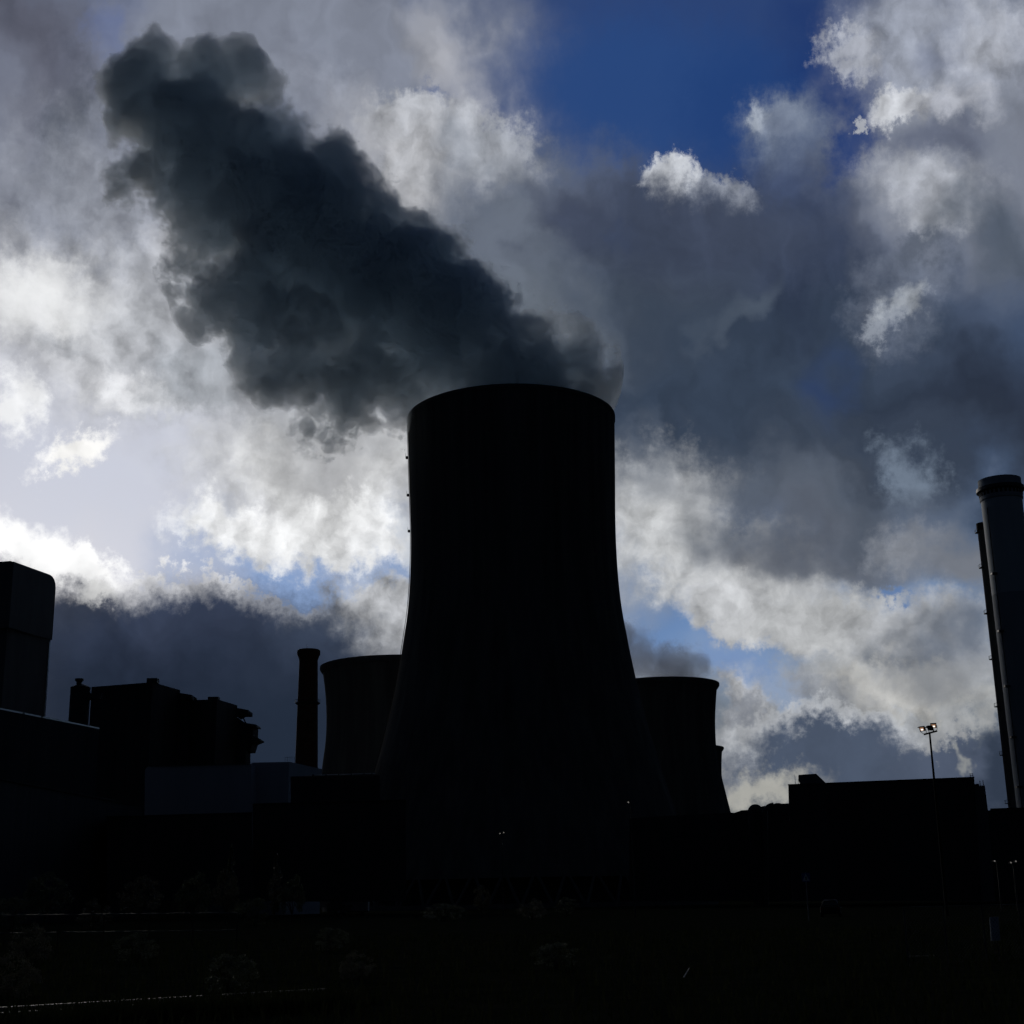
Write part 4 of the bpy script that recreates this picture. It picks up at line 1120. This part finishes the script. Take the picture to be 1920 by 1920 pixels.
t.rotation_euler = (0, 0, -math.atan2(cx, YCAR) - 0.03)      # parked facing straight away along the sight line

# ------------------------------------------------------------------ railway track in the grass
ra = H(-160, 1909.5, 0.14); rb = H(420, 1874.5, 0.14)
d = (rb - ra); d.z = 0; ln = d.length; d.normalize(); s = Vector((-d.y, d.x, 0))
if s.y < 0: s = -s
ra = ra - d * 1.0; ln += 4.0
t = thing('railway_track', (ra.x, ra.y, 0), 'pair of worn rails glinting through dark grass at the bottom of the photo', 'railway track')
for k in (0, 1):
    p0 = ra + s * (1.435 * k); mb = MB()
    for w, z0, z1 in ((0.07, 0.0, 0.02), (0.012, 0.02, 0.105), (0.036, 0.105, 0.14)):
        c = p0 + d * (ln / 2); c.z = 0.01 + (z0 + z1) / 2
        obb(mb, c, d * (ln / 2), s * w, Vector((0, 0, (z1 - z0) / 2 - 0.0005)))
    mb.build('rail', M['rail'], t)
k = 0.3
while k < ln:
    c = ra + d * k + s * 0.7175; c.z = -0.03
    mb = MB(); obb(mb, c, d * 0.12, s * 1.25, Vector((0, 0, 0.038))); mb.build('sleeper', M['wood'], t); k += 0.65

# ------------------------------------------------------------------ fences
YP = 60.0
pa = P(-60, 1717.3, YP); pb = P(445, 1711.5, YP + 1.5)
t = thing('rail_fence', (pa.x, YP, 0), 'low metal rail fence before the bushes, a faint light line on its rail', 'fence')
MB().tube(pa, pb, 0.026, n=10).build('top_rail', M['steel'], t, smooth=True)
MB().tube(pa - Vector((0, 0, 0.7)), pb - Vector((0, 0, 0.7)), 0.022, n=10).build('lower_rail', M['steel'], t, smooth=True)
for i in range(7):
    p = pa.lerp(pb, i / 6.0); MB().tube((p.x, p.y, 0), p - Vector((0, 0, 0.02)), 0.03, n=10).build('post', M['bark'], t, smooth=True)

YK = 38.0
ka = P(1702, 1790, YK); kb = P(1990, 1790, YK + 2.0)
ztop = 1.45
t = thing('chain_link_fence', (ka.x, YK, 0), 'chain-link fence on thin posts before the switchgear building, a pale board behind it', 'fence')
n_ = 5
for i in range(n_):
    p = ka.lerp(kb, i / (n_ - 1)); MB().tube((p.x, p.y, 0), (p.x, p.y, ztop), 0.024, n=8).build('post', M['steel'], t, smooth=True)
mb = MB()
Lk = (Vector((kb.x, kb.y, 0)) - Vector((ka.x, ka.y, 0))).length; dk = (Vector((kb.x, kb.y, 0)) - Vector((ka.x, ka.y, 0))).normalized(); k0 = Vector((ka.x, ka.y - 0.03, 0.04)); hh = ztop - 0.06
q = -hh
while q < Lk:
    for sgn in (1, -1):
        a0, z0, a1, z1 = (q, 0, q + hh, hh) if sgn > 0 else (q, hh, q + hh, 0)
        if a0 < 0: z0 += (0 - a0) * sgn; a0 = 0
        if a1 > Lk: z1 -= (a1 - Lk) * sgn; a1 = Lk
        if a1 - a0 > 0.02: mb.tube(k0 + dk * a0 + Vector((0, 0, z0)), k0 + dk * a1 + Vector((0, 0, z1)), 0.004, n=4, caps=False)
    q += 0.11
mb.build('wire_mesh', M['steel'], t)
MB().tube(ka * 1.0 + Vector((0, 0, ztop - ka.z)), kb + Vector((0, 0, ztop - kb.z)), 0.008, n=8).build('top_wire', M['steel'], t)
ba = P(1855.5, 1720, YK + 1.6); bb = P(1873.5, 1764, YK + 1.6)
t = thing('notice_board', ((ba.x + bb.x) / 2, YK + 1.6, 0), 'small upright pale blue board standing behind the chain-link fence', 'board')
MB().sweep([P(1855.5, 1719.5, YK + 1.6), P(1872, 1719, YK + 1.6), P(1876, 1763.5, YK + 1.6), P(1859, 1764, YK + 1.6)], (0, 0.03, 0)).build('panel', M['panel'], t)
for x in (ba.x + 0.07, bb.x - 0.03): MB().tube((x, YK + 1.66, 0), (x, YK + 1.66, ba.z - 0.04), 0.02, n=8).build('leg', M['steel'], t)

pa = H(1704, 1793.5, 0.05); pb = H(1751, 1791.5, 0.05)
mb = MB(); dd = (pb - pa) / 2; obb(mb, (pa + pb) / 2, dd, Vector((0, 0.06, 0)), Vector((0, 0, 0.018)))
tag(mb.build('wooden_plank', M['wood'], None, loc=((pa + pb) / 2)), 'thin pale plank lying on the dark ground by the chain-link fence', 'plank')
pa = H(1284, 1830, 0.03); pb = pa + Vector((0.085, 0.02, 0.13))
mb = MB(); mb.tube(pa - Vector((0.05, 0, 0.06)), pb, 0.016, 0.010, 8); mb.tube(pb, pb + Vector((0.03, 0.0, 0.05)), 0.010, 0.004, 6)
tag(mb.build('marker_stake', M['white'], None, loc=pa), 'short slanted white stake alone in the dark grass', 'stake')

# ------------------------------------------------------------------ trees and bushes
def leaves(mb, rng, centre, rad, count, size):
    for _ in range(count):
        while True:
            o = Vector((rng.uniform(-1, 1), rng.uniform(-1, 1), rng.uniform(-1, 1)))
            if o.length <= 1: break
        o = Vector((o.x * rad[0], o.y * rad[1], o.z * rad[2]))
        c = centre + o
        n = Vector((rng.uniform(-1, 1), rng.uniform(-1, 1), rng.uniform(-0.3, 1))).normalized()
        a = n.orthogonal().normalized(); b = n.cross(a)
        th = rng.uniform(0, 2 * PI); a, b = a * math.cos(th) + b * math.sin(th), b * math.cos(th) - a * math.sin(th)
        s = size * rng.uniform(0.6, 1.3)
        k = len(mb.v)
        mb.v += [c - a * s, c + b * s * 0.45, c + a * s, c - b * s * 0.45]
        mb.f.append((k, k + 1, k + 2, k + 3))

def plant(kind, seed):
    """one prototype, 1 m tall unit scaled later: 'bushy', 'slim' or 'shrub', built about 5 m tall"""
    rng = random.Random(seed)
    name = {'bushy': 'broad_tree', 'slim': 'slender_tree', 'shrub': 'bush'}[kind]
    t = thing(name, (0, 0, 0), 'x', 'tree' if kind != 'shrub' else 'bush')
    tr = MB(); cr = MB()
    if kind == 'slim':
        tr.path([Vector((0, 0, 0)), Vector((0.05, 0.02, 1.6)), Vector((0.0, 0.05, 3.2)), Vector((0.06, 0, 4.6))], 0.06, 7)
        for i in range(26):
            z = 0.9 + 4.0 * i / 25; w = 0.55 * math.sin(PI * min(1, (i + 3) / 27)) + 0.1
            a = rng.uniform(0, 2 * PI)
            c = Vector((math.cos(a) * w * 0.6, math.sin(a) * w * 0.6, z)); tr.tube((0.03, 0.02, z - 0.4), c, 0.025, 0.01, 5)
            leaves(cr, rng, c, (w * 0.5, w * 0.5, 0.3), 46, 0.11)
    else:
        wide = 2.4 if kind == 'bushy' else 2.9
        zc = 2.9 if kind == 'bushy' else 2.2
        for k in range(5 if kind == 'bushy' else 8):
            a = rng.uniform(0, 2 * PI); bx = 0.0 if kind == 'bushy' else rng.uniform(0, 0.9)
            b0 = Vector((math.cos(a) * bx, math.sin(a) * bx, 0.0 if kind == 'shrub' else 1.0))
            e = Vector((math.cos(a) * rng.uniform(0.8, 1.7), math.sin(a) * rng.uniform(0.8, 1.7), rng.uniform(2.2, 3.8)))
            mdl = b0.lerp(e, 0.5) + Vector((0, 0, 0.3)); tr.tube(b0, mdl, 0.08, 0.055, 7); tr.tube(mdl, e, 0.055, 0.02, 6)
        if kind == 'bushy': tr.tube((0, 0, 0), (0, 0, 1.1), 0.17, 0.12, 10)
        for i in range(46):
            a = rng.uniform(0, 2 * PI); q = rng.uniform(-0.75, 1); rr_ = math.sqrt(max(0, 1 - q * q)) * rng.uniform(0.55, 1.0)
            c = Vector((math.cos(a) * rr_ * wide, math.sin(a) * rr_ * wide, zc + q * (2.1 if kind == 'bushy' else 2.2) * rng.uniform(0.75, 1.05)))
            if c.z < 0.2: c.z = 0.25
            leaves(cr, rng, c, (0.62, 0.62, 0.42), 64, 0.13)
    tr.build('trunk' if kind != 'shrub' else 'stems', M['bark'], t, smooth=True)
    cr.build('crown' if kind != 'shrub' else 'foliage', M['leaf'] if seed % 2 else M['leaf_dry'], t)
    return t

protos = {('bushy', 1): plant('bushy', 1), ('bushy', 2): plant('bushy', 2), ('slim', 3): plant('slim', 3), ('slim', 4): plant('slim', 4), ('shrub', 5): plant('shrub', 5), ('shrub', 6): plant('shrub', 6)}
used = set()
PL = [
    ('bushy', 1, 86, 1641, 46, 150, 'wide round tree behind the rail fence, the brightest edged crown of the row'),
    ('shrub', 5, 20, 1680, 36, 132, 'low bush running out of the frame beside the wide round tree'),
    ('shrub', 6, 178, 1686, 34, 140, 'low bush between the wide round tree and the ragged tree'),
    ('bushy', 2, 264, 1644, 44, 152, 'ragged loose tree, second broad crown behind the rail fence'),
    ('bushy', 1, 362, 1640, 36, 146, 'broad tree with many small lit tips, close before the pointed tree'),
    ('bushy', 2, 424, 1632, 27, 150, 'pointed broad tree beside the twin-crowned slender trees'),
    ('slim', 3, 431, 1584, 16, 175, 'slender pale-topped tree rising behind the pointed broad tree'),
    ('slim', 4, 516, 1600, 18, 165, 'slender tree with tufted top standing alone below the grey annex'),
    ('shrub', 5, 478, 1682, 30, 138, 'low bush below and between the two slender trees'),
    ('bushy', 1, 548, 1644, 26, 158, 'small round tree next to the slender tufted tree'),
    ('shrub', 6, 634, 1680, 26, 262, 'scrubby bush partly covering the white van'),
    ('shrub', 5, 830, 1693, 44, 150, 'wide low bush before the foot of the tallest tower'),
    ('bushy', 2, 902, 1661, 18, 175, 'small loose tree by the twin-headed street lamp'),
    ('shrub', 6, 1000, 1686, 32, 150, 'low bush below the street lamp with two heads, on the open side'),
    ('bushy', 1, 1062, 1684, 24, 160, 'little round tree furthest along the bushes under the tallest tower'),
    ('shrub', 6, 66, 1733, 40, 52, 'dim bush just before the rail fence, below the wide round tree'),
    ('shrub', 5, 262, 1748, 44, 50, 'dim spreading bush in the field below the ragged tree'),
    ('shrub', 5, 622, 1738, 34, 58, 'dim bush in the open field below the white van'),
    ('shrub', 6, 28, 1788, 58, 30, 'large bush cut by the frame edge above the railway track'),
    ('shrub', 5, 436, 1786, 52, 31, 'large dark bush above the end of the glinting rails'),
    ('shrub', 6, 668, 1784, 36, 36, 'dark bush alone in the middle of the field'),
    ('shrub', 5, 1040, 1766, 46, 40, 'dark bush in the field under the tallest tower'),
]
for kind, sd_, px, ytop, hw, Y, lab in PL:
    key = (kind, sd_)
    src = protos[key]
    if key in used:
        o = copy_tree(src)
    else:
        o = src; used.add(key)
    topz = P(px, ytop, Y).z
    nat = {'bushy': 5.0, 'slim': 5.15, 'shrub': 4.6}[kind]; nw = {'bushy': 2.7, 'slim': 0.85, 'shrub': 3.2}[kind]
    o.location = (P(px, 1690, Y).x, Y, 0)
    w = hw * Y / FPX / nw
    o.scale = (w, w, topz / nat)
    o.rotation_euler = (0, 0, (px * 0.37) % 6.28)
    o['label'] = lab
    o['group'] = 'trees and bushes in the dark field'

# ------------------------------------------------------------------ grass
rng = random.Random(5)
gm = MB()
for i in range(40000):
    y = 7.0 + 75.0 * rng.random() ** 1.9
    x = rng.uniform(-0.46, 0.46) * (y + 3)
    if i > 26000:                       # extra blades on the camera side of the railway track, covering its rails
        f = rng.random()
        if f < 0.42 and rng.random() < 0.6: continue
        q = ra.lerp(ra + d * ln, f); y = q.y - rng.uniform(0.3, 3.0); x = q.x + rng.uniform(-0.4, 0.4)
    h = rng.uniform(0.06, 0.34) * (1.25 if rng.random() < 0.15 else 1.0); b = rng.uniform(0.006, 0.016) * (1 + y / 30)
    a = rng.uniform(0, PI); le = rng.uniform(-0.12, 0.12); lf = rng.uniform(-0.12, 0.12)
    dx, dy = math.cos(a) * b, math.sin(a) * b
    k = len(gm.v)
    gm.v += [Vector((x - dx, y - dy, 0)), Vector((x + dx, y + dy, 0)), Vector((x + le * 0.4 + dx * 0.6, y + lf * 0.4 + dy * 0.6, h * 0.6)), Vector((x + le * 0.4 - dx * 0.6, y + lf * 0.4 - dy * 0.6, h * 0.6)), Vector((x + le, y + lf, h))]
    gm.f += [(k, k + 1, k + 2, k + 3), (k + 3, k + 2, k + 4)]
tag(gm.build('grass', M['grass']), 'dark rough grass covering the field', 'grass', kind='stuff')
